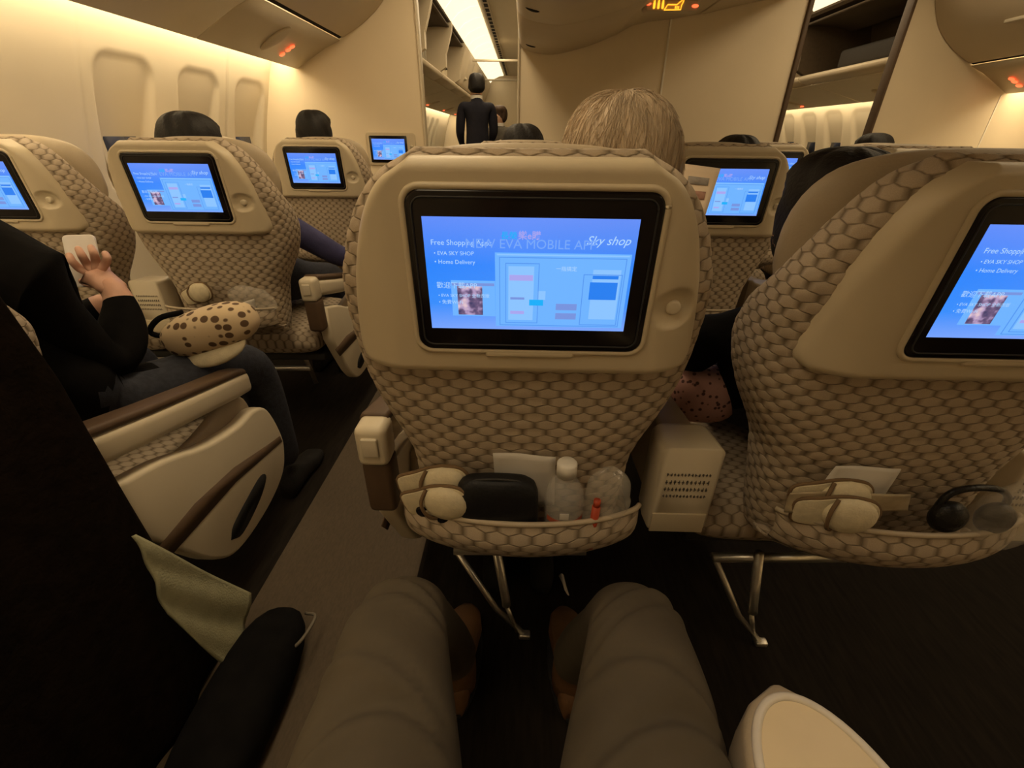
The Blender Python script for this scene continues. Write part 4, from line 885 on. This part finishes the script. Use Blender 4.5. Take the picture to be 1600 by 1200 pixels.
e = empty('red_pen', inpocket(CX[0], CY[1], .113, -.026, .57)); rm = mat('red_plastic', (.42, .06, .025), .4, noise=.08); mk('barrel', tube([(0, 0, 0), (.003, .004, .085)], .0065, 10), rm, e); mk('pen_cap', tube([(.003, .004, .085), (.0035, .005, .097)], .0055, 10), rm, e)
tag(e, 'red stick in the centre seat pocket between the bottle and the clear bag', 'pen')
# patterned pouch on the lap of the passenger in black
e = empty('patterned_pouch', tuple(atY(330, 514, 1.08)))
pat = bpy.data.materials.new('patterned_cloth'); pat.use_nodes = True; nt = pat.node_tree; b = nt.nodes['Principled BSDF']; b.inputs['Roughness'].default_value = .75
tc = nt.nodes.new('ShaderNodeTexCoord'); mp = nt.nodes.new('ShaderNodeMapping'); mp.inputs['Scale'].default_value = (38, 38, 44); nt.links.new(tc.outputs['Object'], mp.inputs[0])
vo = nt.nodes.new('ShaderNodeTexVoronoi'); vo.inputs['Randomness'].default_value = .25; vo.inputs['Scale'].default_value = 1; nt.links.new(mp.outputs[0], vo.inputs['Vector'])
cr = nt.nodes.new('ShaderNodeValToRGB'); cr.color_ramp.elements[0].position = .36; cr.color_ramp.elements[0].color = (.10, .055, .025, 1); cr.color_ramp.elements[1].position = .42; cr.color_ramp.elements[1].color = (.62, .48, .30, 1)
nt.links.new(vo.outputs['Distance'], cr.inputs[0]); nt.links.new(cr.outputs[0], b.inputs['Base Color'])
mk('pouch_body', shift(ellipsoid((0, 0, 0), (.135, .07, .062), 40, 24, lambda d: (abs(d[0])**3+abs(d[2])**2.4+abs(d[1])**2.4)**(-1/3)*.93), (0, 0, 0), euler(0, -.28, .1)), pat, e)
mk('lining', shift(ellipsoid((0, 0, 0), (.085, .045, .02), 24, 12), (.015, -.028, -.048), euler(.7, -.28, .1)), cream_fabric, e)
mk('strap', tube([(-.10, -.02, -.02), (-.14, -.03, .0), (-.11, -.02, .035), (-.06, .0, .045)], .007, 8, smooth=5), cloth_black, e)
tag(e, 'cream pouch with brown pattern on the lap of the passenger in black', 'pouch')
# dark sheet added to stand for the unlit aisle side of the left seat
N1, N2 = 50, 70; P = np.zeros((N1, N2, 3))
for i, s in enumerate(np.linspace(0, 1, N1)):            # top to bottom
    z = 1.13-1.10*s
    yr = np.interp(s, [0, .3, .7, 1], [.40, .34, .20, .12]); yf = np.interp(s, [0, .12, .3, 1], [.55, .61, .635, .655])
    for j, t in enumerate(np.linspace(0, 1, N2)):
        y = yr+(yf-yr)*t; x = -.728-.10*max(0, .1-s)*10*.6+.010*math.sin(9*t+2*s)*s+.006*math.sin(23*t+5*s)*s-.05*max(0, (t-.90)/.10)**2-.012*math.cos(3*s)
        P[i, j] = (x, y, z)
tag(mk('shade_sheet', solid(grid(P), .012), mat('shade_dark_brown', (.010, .0065, .0045), .95, spec=.05, noise=.3, nscale=40, bump=.4, bscale=120)), 'very dark brown sheet added for the unlit aisle side of the left seat', 'coat')
# pale towel and black bag beside it
q = [atX(205, 838, -.700), atX(386, 928, -.680), atX(374, 1062, -.655), atX(262, 960, -.690)]
P = np.array([[(q[0]*(1-t)+q[1]*t)*(1-s)+(q[3]*(1-t)+q[2]*t)*s+np.array([.004*math.sin(5*s+2*t)+.003*math.sin(14*s+6*t), 0, 0]) for t in np.linspace(0, 1, 26)] for s in np.linspace(0, 1, 26)])
P[..., 2] = np.maximum(P[..., 2], .012)
tag(mk('pale_towel', solid(grid(P), .008), mat('pale_green_towel', (.40, .39, .25), .95, noise=.08, nscale=25, bump=.5, bscale=250)), 'pale greenish towel hanging beside the dark sheet', 'towel')
e = empty('shoulder_bag', (-.595, .505, 0)); mk('bag_body', ellipsoid((0, 0, .058), (.088, .235, .062), 28, 22, lambda d: (abs(d[0])**3+abs(d[2])**3+abs(d[1])**2.6)**(-1/3)*.95), cloth_black, e)  # bag lengthened backward to darken the aisle floor
mk('bag_strap', tube([(.05, .10, .07), (.085, .13, .09), (.09, .19, .085), (.05, .215, .06)], .004, 8, smooth=5), mat('grey_strap', (.16, .14, .11), .6, noise=.1), e); tag(e, 'black bag below the pale towel, stretched to darken the aisle floor', 'bag')
# bits on the floor and between seats
tag(mk('paper_scrap', solid(grid(np.array([[atZ(873+8*t+9*s, 900+26*s, .02)+np.array([0, 0, .012*math.sin(3*t+2*s)]) for t in np.linspace(0, 1, 6)] for s in np.linspace(0, 1, 6)])), .001), paperm), 'scrap of white paper on the floor behind the right knee', 'paper')
pink = bpy.data.materials.new('pink_pattern'); pink.use_nodes = True; nt = pink.node_tree; b = nt.nodes['Principled BSDF']; b.inputs['Roughness'].default_value = .8
tc = nt.nodes.new('ShaderNodeTexCoord'); vo = nt.nodes.new('ShaderNodeTexVoronoi'); vo.inputs['Scale'].default_value = 70; nt.links.new(tc.outputs['Object'], vo.inputs['Vector'])
cr = nt.nodes.new('ShaderNodeValToRGB'); cr.color_ramp.elements[0].position = .25; cr.color_ramp.elements[0].color = (.12, .05, .04, 1); cr.color_ramp.elements[1].position = .35; cr.color_ramp.elements[1].color = (.62, .34, .28, 1)
nt.links.new(vo.outputs['Distance'], cr.inputs[0]); nt.links.new(cr.outputs[0], b.inputs['Base Color'])
c = atY(1100, 615, .95); tag(mk('pink_cushion', ellipsoid(tuple(c), (.085, .06, .075), 28, 18, lambda d: (abs(d[0])**3+abs(d[2])**3+abs(d[1])**2)**(-1/3)*.95), pink), 'pink patterned cushion squeezed between the centre and right seats', 'cushion')
